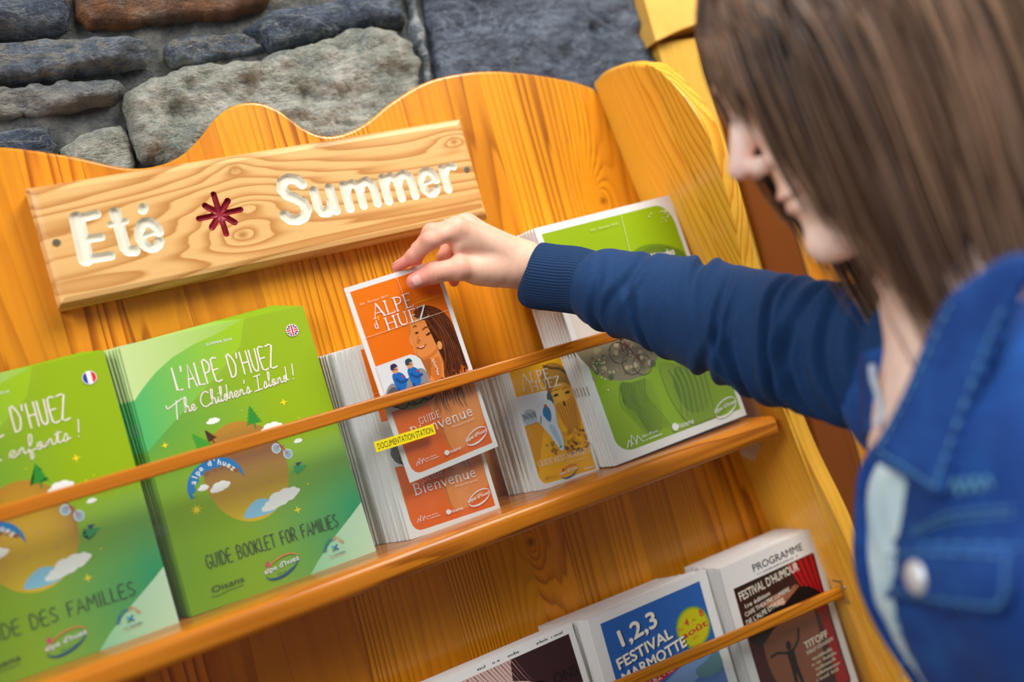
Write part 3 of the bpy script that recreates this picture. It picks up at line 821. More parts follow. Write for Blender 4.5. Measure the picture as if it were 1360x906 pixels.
class Art:
    """collects flat coloured polygons in (u, v) metres; later ones print over earlier ones"""
    STEP = 7e-6
    def __init__(self, w, h):
        self.w, self.h = w, h
        self.items = []; self.layer = 0; self.hold = 0
    def N(self, u, v): return (u * self.w, v * self.h)
    def add(self, V, F, col):
        self.layer += .3 if self.hold else 1
        self.items.append((V, F, col, self.layer))
    def poly(self, pts, col, smooth=0, norm=True):
        P = [self.N(*p) for p in pts] if norm else list(pts)
        if smooth: P = [(p.x, p.y) for p in catmull([(a, b, 0) for a, b in P], smooth, closed=True)]
        self.add(P, [list(range(len(P)))], col)
    def grid(self, u0, v0, u1, v1, col, nx=8, ny=10):
        V = []; F = []
        for j in range(ny + 1):
            for i in range(nx + 1): V.append(self.N(u0 + (u1 - u0) * i / nx, v0 + (v1 - v0) * j / ny))
        for j in range(ny):
            for i in range(nx):
                a = j * (nx + 1) + i; F.append([a, a + 1, a + nx + 2, a + nx + 1])
        self.add(V, F, col)
    def disc(self, u, v, r, col, ry=None, n=28, rot=0, norm=True):
        cx, cy = self.N(u, v) if norm else (u, v)
        ry = ry or r; P = []
        for k in range(n):
            a = 2 * math.pi * k / n; x, y = r * math.cos(a), ry * math.sin(a)
            P.append((cx + x * math.cos(rot) - y * math.sin(rot), cy + x * math.sin(rot) + y * math.cos(rot)))
        self.add(P, [list(range(n))], col)
    def stroke(self, pts, wd, col, norm=True, smooth=0, taper=None, caps=True):
        P = [self.N(*p) for p in pts] if norm else list(pts)
        if smooth and len(P) > 2: P = [(p.x, p.y) for p in catmull([(a, b, 0) for a, b in P], smooth)]
        V = []; F = []; n = len(P)
        for i, p in enumerate(P):
            a = P[max(i-1, 0)]; b = P[min(i+1, n-1)]
            dx, dy = b[0] - a[0], b[1] - a[1]; L = math.hypot(dx, dy) or 1e-9
            k = 1.0
            if 0 < i < n - 1:
                d1 = (p[0] - a[0], p[1] - a[1]); d2 = (b[0] - p[0], b[1] - p[1])
                l1 = math.hypot(*d1) or 1e-9; l2 = math.hypot(*d2) or 1e-9
                c = (d1[0] * d2[0] + d1[1] * d2[1]) / (l1 * l2)
                k = min(1.6, 1 / max(0.35, math.sqrt(max(0, (1 + c) / 2))))
            w = wd / 2 * k * (taper(i / (n - 1)) if taper else 1)
            V += [(p[0] - dy / L * w, p[1] + dx / L * w), (p[0] + dy / L * w, p[1] - dx / L * w)]
        for i in range(n - 1): F.append([2*i, 2*i+1, 2*i+3, 2*i+2])
        self.add(V, F, col)
        if caps and not taper:
            for p in (P[0], P[-1]): self.disc(p[0], p[1], wd / 2, col, n=10, norm=False)
    def hand(self, s, u, v, h, wd, col, table=None, angle=0.0, xs=1.0, gap=0.16, smooth=0, u_end=None, shear=0.0):
        """hand lettering from stroke tables; h = capital height in metres; if u_end is given the words are spread to reach it"""
        table = table or HC
        adv = 0; lay = []
        for ch in s:
            w, st = table[ch]; lay.append((adv, st)); adv += w + gap
        adv -= gap
        x0, y0 = self.N(u, v)
        if u_end is not None: xs = (u_end * self.w - x0) / (adv * h) / max(0.2, math.cos(angle))
        ca, sa = math.cos(angle), math.sin(angle)
        for off, st in lay:
            for it in st:
                pl, wf = (it, 1.0) if not (isinstance(it, tuple) and isinstance(it[0], list)) else it
                P = []
                for a, b in pl:
                    x = ((off + a) * xs + b * shear) * h; y = b * h
                    P.append((x0 + x * ca - y * sa, y0 + x * sa + y * ca))
                self.stroke(P, wd * wf, col, norm=False, smooth=(smooth if len(P) > 3 else 0), caps=(wf >= .9 or table is not SRF))
    def text(self, s, u, v, h, col, u_end=None, xs=1.0, bold=0.0, angle=0.0, shear=0.0, align='l'):
        """plain print type; h = capital height in metres"""
        V, F = text_mesh(s, 0.0)
        sc = h / 0.70
        x0, y0 = self.N(u, v)
        wmax = max(p[0] for p in V) or 1
        if u_end is not None: xs = (u_end * self.w - x0) / (wmax * sc)
        off = {'l': 0, 'c': -wmax * sc * xs / 2, 'r': -wmax * sc * xs}[align]
        ca, sa = math.cos(angle), math.sin(angle)
        # heavier type is printed as shifted copies of the same letters
        bd = bold * 1.3
        for sh in ([(0, 0)] if bold < .004 else [(-bd, 0), (0, bd), (0, -bd), (bd, 0)]):
            P = []
            for a, b in V:
                a2, b2 = a + sh[0], b + sh[1]
                x = off + a2 * sc * xs + b2 * sc * shear; y = b2 * sc
                P.append((x0 + x * ca - y * sa, y0 + x * sa + y * ca))
            self.add(P, F, col)
    def greek(self, u, v, u_end, h, col, angle=0.0, seed=1):
        """a line of type too small to read: a row of short ticks"""
        rr = random.Random(seed); x0, y0 = self.N(u, v); L = (u_end - u) * self.w; x = 0; V = []; F = []
        ca, sa = math.cos(angle), math.sin(angle)
        while x < L:
            w = rr.uniform(.25, .6) * h; hh = h * rr.choice((.65, .65, 1.0)); b = len(V)
            if rr.random() > .14:
                V += [(x0 + a * ca - c_ * sa, y0 + a * sa + c_ * ca) for a, c_ in ((x, 0), (x + w, 0), (x + w, hh), (x, hh))]; F.append([b, b+1, b+2, b+3])
            x += w + .25 * h
        self.add(V, F, col)
    def arctext(self, s, u, v, r, a0, a1, h, col, bold=0.0, ry=None):
        """letters set along an arc (degrees), reading clockwise from a0 to a1"""
        cx, cy = self.N(u, v); ry = ry or r
        for k, ch in enumerate(s):
            if ch == ' ': continue
            a = math.radians(a0 + (a1 - a0) * (k + .5) / len(s))
            V, F = text_mesh(ch, bold); sc = h / 0.70; wm = max(p[0] for p in V) * sc
            rot = math.atan2(-r * math.sin(a), ry * math.cos(a)) + (math.pi if False else 0)
            tx, ty = (math.sin(a) * r, -math.cos(a) * ry); L = math.hypot(tx, ty); tx, ty = tx / L, ty / L
            px, py = cx + math.cos(a) * r, cy + math.sin(a) * ry; P = []
            for x, y in V:
                xx = x * sc - wm / 2; yy = y * sc
                P.append((px + tx * xx - ty * yy, py + ty * xx + tx * yy))
            self.add(P, F, col)
    def star(self, u, v, r, col, n=4, inner=.28, rot=.0):
        P = []; cx, cy = self.N(u, v)
        for k in range(2 * n):
            a = math.pi * k / n + rot; rr = r if k % 2 == 0 else r * inner
            P.append((cx + rr * math.cos(a), cy + rr * math.sin(a)))
        self.add(P, [list(range(2 * n))], col)
    def cloud(self, u, v, w, h, col, rot=0.0):
        cx, cy = self.N(u, v); ca, sa = math.cos(rot), math.sin(rot)
        for (a, b, r) in ((-.36, -.05, .28), (-.12, .18, .36), (.14, .14, .38), (.36, -.02, .26), (.0, -.1, .36), (-.22, -.14, .28), (.24, -.14, .26)):
            x, y = a * w, b * h
            self.disc(cx + x * ca - y * sa, cy + x * sa + y * ca, r * h * 1.35, col, ry=r * h, norm=False, n=16, rot=rot)
    def pine(self, u, v, h, col, rot=0.0):
        cx, cy = self.N(u, v); P = [(0, h)]
        for k in range(4):
            y = h * (.74 - .17 * k); x = h * (.13 + .075 * k); P += [(x, y), (x * .55, y + h * .02)]
        P += [(h * .4, h * .12), (h * .04, h * .14), (h * .035, -h * .12)]
        P = P + [(-a, b) for a, b in P[::-1][:-1]]
        ca, sa = math.cos(rot), math.sin(rot)
        self.add([(cx + a * ca - b * sa, cy + a * sa + b * ca) for a, b in P], [list(range(len(P)))], col)

def one_layer(name):
    fn = getattr(Art, name)
    def wrapped(self, *a, **k):
        if not self.hold: self.layer += 1
        self.hold += 1
        try: return fn(self, *a, **k)
        finally: self.hold -= 1
    setattr(Art, name, wrapped)
for _n in ('stroke', 'hand', 'text', 'arctext', 'cloud', 'greek'): one_layer(_n)

def bend_fn(k=0.0, v0=0.5):
    """gentle outward bow of a leaflet: returns depth offset for height v"""
    return lambda v: k * (v - v0) ** 2

CUT = 0.012
def faceted(bend):
    """the bow as straight facets between shared heights, so that paper and print bend on the same lines"""
    if not bend: return None
    def f(v):
        k = math.floor(v / CUT + 1e-6); u = v / CUT - k
        return bend(k * CUT) * (1 - u) + bend((k + 1) * CUT) * u
    return f
def print_mesh(name, art, mat, parent, base_y=0.0, bend=None, cuts=0.012):
    """turn the art into one mesh lying just in front of the cover (towards -y)"""
    bend = faceted(bend)
    bm = bmesh.new(); lay = bm.faces.layers.int.new('cid'); cols = []
    for k, (V, F, col, ly) in enumerate(art.items):
        y = -ly * Art.STEP
        vs = [bm.verts.new((a, y, b)) for a, b in V]
        cols.append(col)
        for f in F:
            try: nf = bm.faces.new([vs[i] for i in f]); nf[lay] = k
            except ValueError: pass
    if bend:
        n = int(art.h / cuts)
        for j in range(1, n + 1):
            bmesh.ops.bisect_plane(bm, geom=bm.verts[:] + bm.edges[:] + bm.faces[:], plane_co=(0, 0, j * cuts), plane_no=(0, 0, 1), dist=1e-7)
    big = [f for f in bm.faces if len(f.verts) > 4]
    bmesh.ops.triangulate(bm, faces=big)
    bm.normal_update()
    for f in bm.faces:
        if f.normal.y > 0: f.normal_flip()
    cl = bm.loops.layers.float_color.new('Col')
    for f in bm.faces:
        c = cols[f[lay]]
        for lp in f.loops:
            co = lp.vert.co
            cc = c(co.x / art.w, co.z / art.h) if callable(c) else c
            lp[cl] = (*cc, 1)
    for v in bm.verts:
        v.co.y += base_y + (bend(v.co.z) if bend else 0)
    bm.faces.layers.int.remove(lay)
    return bm_obj(name, bm, mat, parent)

def pages_mesh(name, w, h, t, mat, parent, bend=None, nv=12, y0=0.0, spine=0.0006, sheets=0):
    """folded sheets as a thin slab, bowed with the cover, rounded at the spine (left) edge; optional sheet edges"""
    V = []; F = []
    prof = [(0.0006, 0.0), (w, 0.0), (w - .0004, t), (0.0006, t), (0.0, t * .5)]
    m = len(prof); bend = faceted(bend)
    zz = [k * CUT for k in range(int(h / CUT) + 1)] + [h]; nv = len(zz) - 1
    for j in range(nv + 1):
        z = zz[j]; b = bend(z) if bend else 0
        for (x, y) in prof: V.append((x, y0 + y + b, z))
    for j in range(nv):
        for k in range(m):
            F.append((j*m + k, j*m + (k+1) % m, (j+1)*m + (k+1) % m, (j+1)*m + k))
    F.append(tuple(range(m))[::-1]); F.append(tuple(nv*m + k for k in range(m)))
    return new_mesh(name, V, F, mat, parent)

def staples(parent, h, t, zs, y0=0.0, bend=None):
    for z in zs:
        b = bend(z) if bend else 0
        bm = bmesh.new(); box_bm(bm, (-0.0005, y0 + b + t * .3, z - .0055), (0.0003, y0 + b + t * .7, z + .0055), 0.00015, 1)
        bm_obj('staple', bm, M['staple'], parent)

def leaflet(kind, label, cat, group, w, h, t, loc, lean=0.12, roll=0.0, yaw=0.0, art=None, mat='gloss_print', pages=None, bend=None, staple=None):
    root = empty(kind, loc)
    root.rotation_euler = Matrix.Identity(3).to_euler()
    R = Matrix.Rotation(yaw, 3, 'Z') @ Matrix.Rotation(-lean, 3, 'X') @ Matrix.Rotation(-roll, 3, 'Y')
    root.rotation_euler = R.to_euler()
    tag(root, label, cat, group)
    pages_mesh('pages', w, h, t, pages or M['page_white'], root, bend)
    if art: print_mesh('printed_cover', art, M[mat], root, -0.00005, bend)
    if staple: staples(root, h, t, staple, 0.0, bend)
    return root
def place(root, loc, lean, roll, yaw=0.0):
    root.location = loc
    root.rotation_euler = (Matrix.Rotation(yaw, 3, 'Z') @ Matrix.Rotation(-lean, 3, 'X') @ Matrix.Rotation(-roll, 3, 'Y')).to_euler()
# ------------------------------------------------------------------ cover artwork
W_ = lin('#f4f4ee'); CREAM = lin('#efe9d6')
def resort_oval(a, u, v, w, col_a, col_b, txt, sc=1.0, ink=None):
    """slanted oval badge with the resort's name across it"""
    cx, cy = a.N(u, v); rx, ry = w / 2, w * .24; rot = 0.30
    def el(t0, t1, k=1.0, n=24):
        return [(cx + rx*k*math.cos(math.radians(t)) * math.cos(rot) - ry*k*math.sin(math.radians(t)) * math.sin(rot),
                 cy + rx*k*math.cos(math.radians(t)) * math.sin(rot) + ry*k*math.sin(math.radians(t)) * math.cos(rot)) for t in [t0 + (t1 - t0) * i / n for i in range(n + 1)]]
    a.stroke(el(-20, 170), w * .030, col_a, norm=False, taper=lambda s: .35 + 1.0 * math.sin(math.pi * s))
    a.stroke(el(175, 335), w * .040, col_b, norm=False, taper=lambda s: .35 + 1.3 * math.sin(math.pi * s))
    a.text(txt, u - w * .50 / a.w, v - w * .07 / a.h, w * .135, ink or W_, u_end=u + w * .50 / a.w, bold=.008, angle=0.10)
def mountains(a, u, v, w, col):
    for k, (x0, hh) in enumerate(((0, .5), (.18, .8), (.42, .6))):
        a.stroke([(u + x0 * w / a.w, v), (u + (x0 + .16) * w / a.w, v + hh * w * .5 / a.h), (u + (x0 + .30) * w / a.w, v + .05 * w / a.h)], w * .035, col)
    a.text('alpe d\'huez', u + .75 * w / a.w, v + .16 * w / a.h, w * .10, col, u_end=u + 1.55 * w / a.w)
    a.greek(u + .75 * w / a.w, v, u + 1.65 * w / a.w, w * .06, col)
def oisans(a, u, v, w, col, h=None):
    h = h or w * .24
    a.text('Oisans', u, v, h, col, u_end=u + w / a.w, shear=.08, bold=.004)
    a.disc(u + w * .11 / a.w, v + h * .55 / a.h, h * .72, col, ry=h * .75); 
    return

# --- children's booklet
def kids_art(w, h, lines, script, foot, flag):
    a = Art(w, h)
    G1, G2, G3, G4 = lin('#9ccb1c'), lin('#7cc04a'), lin('#2fae74'), lin('#c4e0a8')
    G5 = lin('#5fae2a')
    def bg(u, v):
        # lime at upper right, deep green at left middle, lime-yellow lower left, sea green lower right
        c = mix(lin('#a2c606'), lin('#4fae52'), max(0, min(1, (1 - u) * 1.25 - .35)) * max(0, 1 - abs(v - .66) * 3.2))
        c = mix(c, lin('#30ae70'), max(0, min(1, (u - .35) * 1.7)) * max(0, min(1, (.52 - v) * 3.2)))
        c = mix(c, lin('#86b416'), max(0, min(1, (.5 - u) * 2.2)) * max(0, min(1, (.6 - v) * 2.5)))
        c = mix(c, lin('#e2efb8'), .55 * max(0, min(1, 1 - math.hypot((u - .0) * 1.0, (v - 1.0) * 2.2) * 1.5)))
        return tuple(x * .80 for x in c)
    a.grid(0, 0, 1, 1, bg, 16, 22)
    # pale sweep at the top left and lower right
    sw = [(0, 1), (0, .79), (.06, .83), (.14, .875), (.24, .915), (.36, .945), (.52, .97), (.66, 1.0)]
    a.poly(sw, lambda u, v: mix(lin('#c6dc98'), lin('#9cc640'), max(0, min(1, u * 1.6))))
    a.poly([(0, .79), (0, .60), (.20, .70), (.42, .80), (.60, .90), (.66, 1.0), (.52, .97), (.36, .945), (.24, .915), (.14, .875), (.06, .83)],
           lambda u, v: mix(lin('#52b768'), lin('#9cc412'), max(0, min(1, u * 1.9))))
    a.poly([(1, 0), (1, .20), (.93, .165), (.80, .105), (.68, .04), (.62, 0)], lambda u, v: mix(lin('#8fd0a0'), lin('#d5ebc8'), max(0, min(1, (u - .6) * 2.2))))
    # planet
    cx, cy, r = .455, .445, .187 * h * 1.0
    rr = .0415
    rad = .0455
    def pl(u, v):
        k = max(0, min(1, (v - .24) / .38))
        return mix(lin('#e8c413'), lin('#8c5a36'), min(1, k * 1.55)) if k < .65 else mix(lin('#8c5a36'), lin('#b8862a'), (k - .65) / .35)
    PX = []
    for k in range(48):
        t = 2 * math.pi * k / 48
        PX.append((.452 + .220 * math.cos(t), .438 + .188 * math.sin(t)))
    a.poly(PX, pl)
    # lake and clouds
    a.poly([(.375, .275), (.42, .265), (.48, .262), (.54, .268), (.555, .29), (.52, .315), (.47, .325), (.43, .315), (.40, .30)], lin('#8fcbe6'), 3)
    a.cloud(.590, .303, .036, .015, W_, .18); a.cloud(.535, .288, .022, .010, W_, .1); a.cloud(.645, .315, .018, .009, W_)
    a.cloud(.302, .408, .019, .0095, W_, .15); a.cloud(.218, .421, .009, .006, W_)
    a.cloud(.357, .648, .0125, .006, W_); a.cloud(.643, .566, .0215, .0105, W_, .08); a.cloud(.761, .492, .008, .0045, W_)
    # trees
    a.pine(.560, .590, .0215, lin('#2f8f2f')); a.pine(.330, .575, .0140, lin('#4a2a1c'), .35)
    a.pine(.290, .545, .0235, lin('#3f9a2e'), .45); a.pine(.690, .385, .0150, lin('#37a05a'), -1.4); a.pine(.712, .405, .007, lin('#2a4a66'), -1.3)
    # paraglider canopy with the resort name
    top = [(.143, .395), (.139, .430), (.160, .468), (.205, .497), (.268, .512), (.335, .512), (.395, .494), (.430, .455), (.436, .418)]
    bot = [(.420, .440), (.385, .468), (.355, .474), (.318, .478), (.275, .477), (.235, .468), (.205, .450), (.178, .422), (.163, .395)]
    a.poly([*[(p.x, p.y) for p in catmull([(x, y, 0) for x, y in top], 4)], *[(p.x, p.y) for p in catmull([(x, y, 0) for x, y in bot], 4)]], lin('#1c78b8'))
    for k in range(8):
        b0, b1 = bot[k], bot[k+1]
        a.disc((b0[0] + b1[0]) / 2, (b0[1] + b1[1]) / 2 - .003, .0026, lin('#8c5a36') if k < 5 else lin('#7cae2a'), ry=.0022)
    a.arctext("alpe d'huez", .288, .405, .112 * w, 158, 30, .0055, W_, .015, ry=.087 * h)
    # a small bicycle on the rim
    for (x, y) in ((.636, .487), (.688, .455)):
        cxx, cyy = a.N(x, y)
        a.disc(x, y, .0046, lin('#cfd8e2'), ry=.0052); a.disc(x, y, .0037, lin('#94a8b4'), ry=.0043)
    a.stroke([(.636, .487), (.662, .497), (.688, .455)], .0008, lin('#b03a50')); a.stroke([(.655, .505), (.662, .480), (.680, .492)], .0007, lin('#b03a50'))
    # stars
    Yl = lin('#f2dc1e')
    for (x, y, s, n) in ((.157, .352, .0058, 8), (.743, .649, .0044, 4), (.091, .607, .0036, 4), (.654, .244, .0042, 4), (.515, .659, .0012, 4), (.745, .325, .0016, 4), (.30, .56, .0012, 4), (.80, .575, .0014, 4), (.21, .545, .0022, 4), (.76, .56, .003, 4)):
        a.star(x, y, s, Yl, n, .34)
    for (x, y) in ((.56, .375), (.42, .372), (.50, .44)): a.disc(x, y, .0007, lin('#e06a8a'), n=8)
    # lettering
    a.text('SUMMER 2014' if flag == 'uk' else 'ETE 2014', .426, .929, .0026, W_, u_end=.566 if flag == 'uk' else .53)
    a.hand(lines, .222, .790, .0232, .00150, CREAM, u_end=.765, smooth=2)
    if flag == 'uk': a.hand(script, .170, .700, .0150, .00115, CREAM, SCR, angle=.055, u_end=.845, gap=.0, smooth=4, shear=.12)
    else: a.hand(script, .300, .700, .0150, .00115, CREAM, SCR, angle=.055, u_end=.800, gap=.0, smooth=4, shear=.12)
    a.hand(foot, .134, .140, .0128, .00090, lin('#3c4a3a'), u_end=.842, smooth=2)
    # flag roundel
    r = .0060; fx, fy = a.N(.901, .913)
    a.disc(.901, .913, r * 1.1, W_)
    if flag == 'uk':
        B, Rd = lin('#24357e'), lin('#d2223a')
        for q in range(4):
            for s in (0, 1):
                a0 = math.radians(q * 90 + (14 if s == 0 else 52)); a1 = math.radians(q * 90 + (38 if s == 0 else 76))
                a.poly([(fx + r * .32 * math.cos((a0+a1)/2), fy + r * .32 * math.sin((a0+a1)/2))] + [(fx + r * math.cos(a0 + (a1 - a0) * k / 5), fy + r * math.sin(a0 + (a1 - a0) * k / 5)) for k in range(6)], B, norm=False)
        for q in range(4):
            an = math.radians(q * 90 + 45); a.stroke([(fx + r * .2 * math.cos(an), fy + r * .2 * math.sin(an)), (fx + r * .96 * math.cos(an), fy + r * .96 * math.sin(an))], r * .13, Rd, norm=False, caps=False)
        for an in (0, 1):
            dx, dy = (r, 0) if an == 0 else (0, r)
            a.stroke([(fx - dx, fy - dy), (fx + dx, fy + dy)], r * .5, W_, norm=False, caps=False); a.stroke([(fx - dx, fy - dy), (fx + dx, fy + dy)], r * .28, Rd, norm=False, caps=False)
    else:
        for (xa, xb, c) in ((-1, -.34, '#28409a'), (-.34, .34, '#f4f4f0'), (.34, 1, '#e0303a')):
            P = [(fx + r * (xa + (xb - xa) * k / 8), fy + r * math.sqrt(max(0, 1 - (xa + (xb - xa) * k / 8) ** 2))) for k in range(9)]
            a.poly(P + [(x, 2 * fy - y) for x, y in P[::-1]], lin(c), norm=False)
    # foot logos
    a.text('Oisans', .120, .055, .0058, lin('#2e3a30'), u_end=.290, shear=.1, angle=.03)
    a.stroke([(.114, .044), (.14, .040), (.2, .046), (.28, .048)], .0005, lin('#2e3a30'))
    resort_oval(a, .495, .066, .0355, lin('#e88a4a'), lin('#23527e'), "alpe d'huez", ink=lin('#eef2f6'))
    a.disc(.425, .088, .0017, lin('#d84a6a'), ry=.0030)
    a.text("l'île au soleil", .46, .040, .0020, lin('#3a5a6a'), u_end=.56, angle=.1)
    a.arctext('Famille', .789, .062, .0088, 178, 88, .0036, lin('#1a6ea8'), .02)
    a.arctext('Plus', .789, .062, .0088, 82, 20, .0036, lin('#e8763a'), .02)
    for k, c in enumerate(('#2a80b8', '#48b0c8', '#3a9a4a', '#2a70b0')):
        an = k * math.pi / 2 + .8
        a.stroke([(.789, .068), (.789 + .0032 / w * math.cos(an), .068 + .0032 / h * math.sin(an))], .0016, lin(c))
    a.greek(.745, .042, .835, .0013, lin('#5a7a8a')); a.stroke([(.75, .036), (.83, .038)], .0004, lin('#e08a5a'))
    return a
CW, CH = 0.1846, 0.2698
art_uk = kids_art(CW, CH, "L'ALPE D'HUEZ", "The Children's Island !", 'GUIDE BOOKLET FOR FAMILIES', 'uk')
art_fr = kids_art(CW, CH, "L'ALPE D'HUEZ", "des enfants !", 'GUIDE DES FAMILLES', 'fr')
M['green_pages'] = flat_mat('pale_green_paper', '#a9d88c', 0.4)
SHZ = -0.3285
ORD = ['front', 'second', 'third', 'fourth', 'fifth', 'sixth', 'seventh', 'eighth', 'ninth', 'tenth', 'eleventh', 'twelfth', 'thirteenth', 'fourteenth', 'fifteenth', 'sixteenth', 'seventeenth', 'eighteenth', 'nineteenth', 'twentieth']
def stack(first, n, dy, dx, droll, dlean, t, label, kind=None, jitter=.0006, dz=0.0, strip=None):
    """copies of a leaflet standing one behind the other"""
    base = first.location.copy(); m = first['_pose']
    for k in range(1, n):
        c = copy_tree(first)
        c['label'] = ORD[k] + ' ' + label
        j = random.uniform(-jitter, jitter)
        hgt = max(ch.data.vertices[len(ch.data.vertices) - 1].co.z for ch in first.children if ch.name.startswith('pages'))
        yb0 = base.y + dy * k; top0 = base.y + hgt * math.sin(m[0]); yt = top0 + min((-.002 - t - top0) / (n - 1), t * 1.12) * k
        place(c, (base.x + dx * k + j, yb0, base.z + dz * k), math.asin(max(-.3, min(.3, (yt - yb0) / hgt))), m[1] + droll * k + random.uniform(-1, 1) * jitter * 2)
        if '_pose' in c.keys(): del c['_pose']
    del first['_pose']
def pose(o, lean, roll): o['_pose'] = (lean, roll); return o

uk = leaflet('booklet', "green children's guide booklet in English, front of the stack, Union flag roundel", 'booklet', "green children's booklets in English", CW, CH, .0026,
             (-.3695, -.0600, SHZ), .130, -.0138, art=art_uk, pages=M['green_pages'], staple=(.085, .185), bend=lambda z: -.10 * (z - .14) ** 2)
stack(pose(uk, .130, -.0138), 9, .0031, -.0013, .0066, -.002, .0026, "green children's guide booklet counted back from the front English one")
fr_ = leaflet('booklet', "green children's guide booklet in French, front of the stack, French flag roundel", 'booklet', "green children's booklets in French", CW, CH, .0026,
             (-.5660, -.0620, SHZ), .115, -.004, art=art_fr, pages=M['green_pages'], staple=(.085, .185))
stack(pose(fr_, .115, -.004), 7, .0031, -.0016, .004, -.002, .0026, "green children's guide booklet counted back from the front French one")

# --- orange welcome guide
def profile_woman(a, face, hair, hair_hi, lip, faceup=True):
    a.poly([(.735, .80), (.66, .80), (.60, .765), (.60, .74), (.66, .72), (.70, .69), (.72, .66), (.735, .62), (.74, .575), (.735, .54), (.70, .50), (.66, .46), (.62, .42), (.58, .385), (.61, .38), (.69, .41), (.72, .36), (.76, .40),
            (.80, .37), (.86, .33), (.88, .28), (.90, .34), (.935, .30), (.952, .36), (.952, .44), (.95, .60), (.94, .68), (.90, .73), (.83, .775)], hair, 3)
def orange_art(w, h):
    a = Art(w, h)
    OR = lambda u, v: mix(lin('#f57c0e'), lin('#ee6812'), 1 - v)
    a.grid(0, 0, 1, 1, lin('#f1efec'), 4, 20)
    P = [(.045, .975), (.955, .975), (.955, .028), (.16, .028), (.12, .030), (.085, .042), (.062, .062), (.052, .095)]
    # as horizontal strips so that it bows with the paper
    a.poly(P, OR)
    # her skin
    sk = lin('#ec9048'); sk2 = lin('#d97830')
    a.poly([(.53, .76), (.60, .775), (.70, .77), (.74, .72), (.745, .60), (.76, .545), (.72, .52), (.72, .45), (.78, .40), (.95, .42), (.955, .20), (.90, .12), (.55, .06), (.50, .20), (.44, .33), (.47, .42), (.56, .46), (.60, .50), (.60, .545), (.54, .548), (.50, .57),
            (.475, .585), (.465, .61), (.475, .625), (.462, .64), (.455, .655), (.470, .675), (.495, .695), (.505, .72)], sk, 3)
    a.poly([(.53, .556), (.62, .545), (.70, .562), (.72, .585), (.66, .568), (.60, .560)], sk2, 3)
    a.poly([(.56, .47), (.62, .52), (.69, .54), (.70, .50), (.66, .44), (.60, .42)], sk2, 3)
    a.poly([(.50, .20), (.56, .30), (.60, .38), (.55, .36), (.47, .30), (.46, .22), (.49, .12), (.52, .08)], sk2, 3)
    Hd = lin('#4a2312'); Hm = lin('#6c3415')
    a.poly([(.60, .79), (.66, .808), (.74, .800), (.83, .775), (.90, .735), (.945, .68), (.955, .60), (.955, .44), (.93, .43), (.90, .46), (.86, .43), (.80, .43), (.76, .40), (.72, .40), (.69, .42), (.70, .46), (.74, .50), (.765, .545), (.77, .60),
            (.735, .64), (.715, .68), (.70, .715), (.665, .735), (.62, .745), (.585, .765)], Hm, 3)
    a.poly([(.70, .79), (.80, .76), (.88, .70), (.94, .62), (.955, .50), (.94, .44), (.90, .50), (.86, .44), (.80, .46), (.78, .52), (.79, .60), (.76, .66), (.73, .70), (.71, .74)], Hd, 3)
    rnd = random.Random(5)
    for k in range(34):
        s = k / 33
        p0 = (.66 + .20 * s, .795 - .05 * s); p1 = (.78 + .12 * s, .68 - .03 * s + rnd.uniform(-.02, .02)); p2 = (.76 + .18 * s, .56 + rnd.uniform(-.03, .03)); p3 = (.70 + .24 * s + rnd.uniform(-.03, .03), .42 + rnd.uniform(-.02, .06))
        a.stroke([p0, p1, p2, p3], rnd.uniform(.0006, .0014), [Hd, Hm, lin('#8a4a22'), lin('#3a1a10')][k % 4], smooth=5, taper=lambda s: 1 - .6 * s)
    # falling strands below
    for k in range(16):
        x = rnd.uniform(.60, .93); y = rnd.uniform(.40, .44); dx = rnd.uniform(-.07, .03)
        a.stroke([(x, y), (x + dx, y - .05), (x + dx * 1.6, y - .10), (x + dx * 1.3 + .01, y - rnd.uniform(.12, .19))], rnd.uniform(.0007, .0020), Hd, smooth=5, taper=lambda s: 1.1 - s)
    # ear, eyes, brow, nose, mouth
    a.disc(.742, .588, .0028, lin('#f0a060'), ry=.0045, rot=-.2)
    a.poly([(.635, .660), (.665, .655), (.700, .664), (.675, .667)], lin('#5a2a14'), 2); a.stroke([(.625, .690), (.665, .697), (.715, .685)], .0011, lin('#7a3c18'), smooth=4)
    a.poly([(.535, .686), (.555, .679), (.575, .686), (.555, .69)], lin('#5a2a14'), 2); a.stroke([(.54, .716), (.555, .722), (.572, .715)], .0009, lin('#7a3c18'), smooth=4)
    a.stroke([(.555, .665), (.530, .640), (.548, .634)], .0007, lin('#c06a2c'), smooth=4); a.disc(.556, .645, .0008, lin('#8a4420'))
    a.stroke([(.508, .616), (.54, .607), (.575, .606), (.605, .617)], .0011, lin('#a83c24'), smooth=4); a.stroke([(.53, .613), (.56, .609), (.585, .612)], .0008, lin('#f6dcc4'), smooth=4)
    a.stroke([(.62, .53), (.64, .49), (.63, .45)], .0006, W_); 
    for k in range(7): a.disc(.63 + .012 * math.sin(k * 2), .53 - .012 * k, .0006, W_, n=6)
    # landscape photo with two riders
    a.poly([(.045, .594), (.418, .594), (.47, .580), (.505, .556), (.520, .50), (.522, .440), (.50, .385), (.42, .345), (.045, .36)], lin('#e6e8ea'), 0)
    a.poly([(.05, .445), (.09, .475), (.15, .490), (.20, .470), (.30, .485), (.38, .50), (.45, .515), (.51, .50), (.52, .46), (.51, .41), (.44, .40), (.30, .40), (.15, .40), (.05, .41)], lin('#8f9196'), 3)
    a.poly([(.05, .43), (.12, .47), (.18, .46), (.2, .42), (.3, .42), (.42, .44), (.5, .42), (.46, .38), (.3, .36), (.10, .37)], lin('#5c5e60'), 3)
    a.poly([(.14, .40), (.30, .412), (.45, .405), (.50, .39), (.46, .352), (.38, .335), (.28, .335), (.20, .345), (.15, .365)], lin('#86872e'), 3)
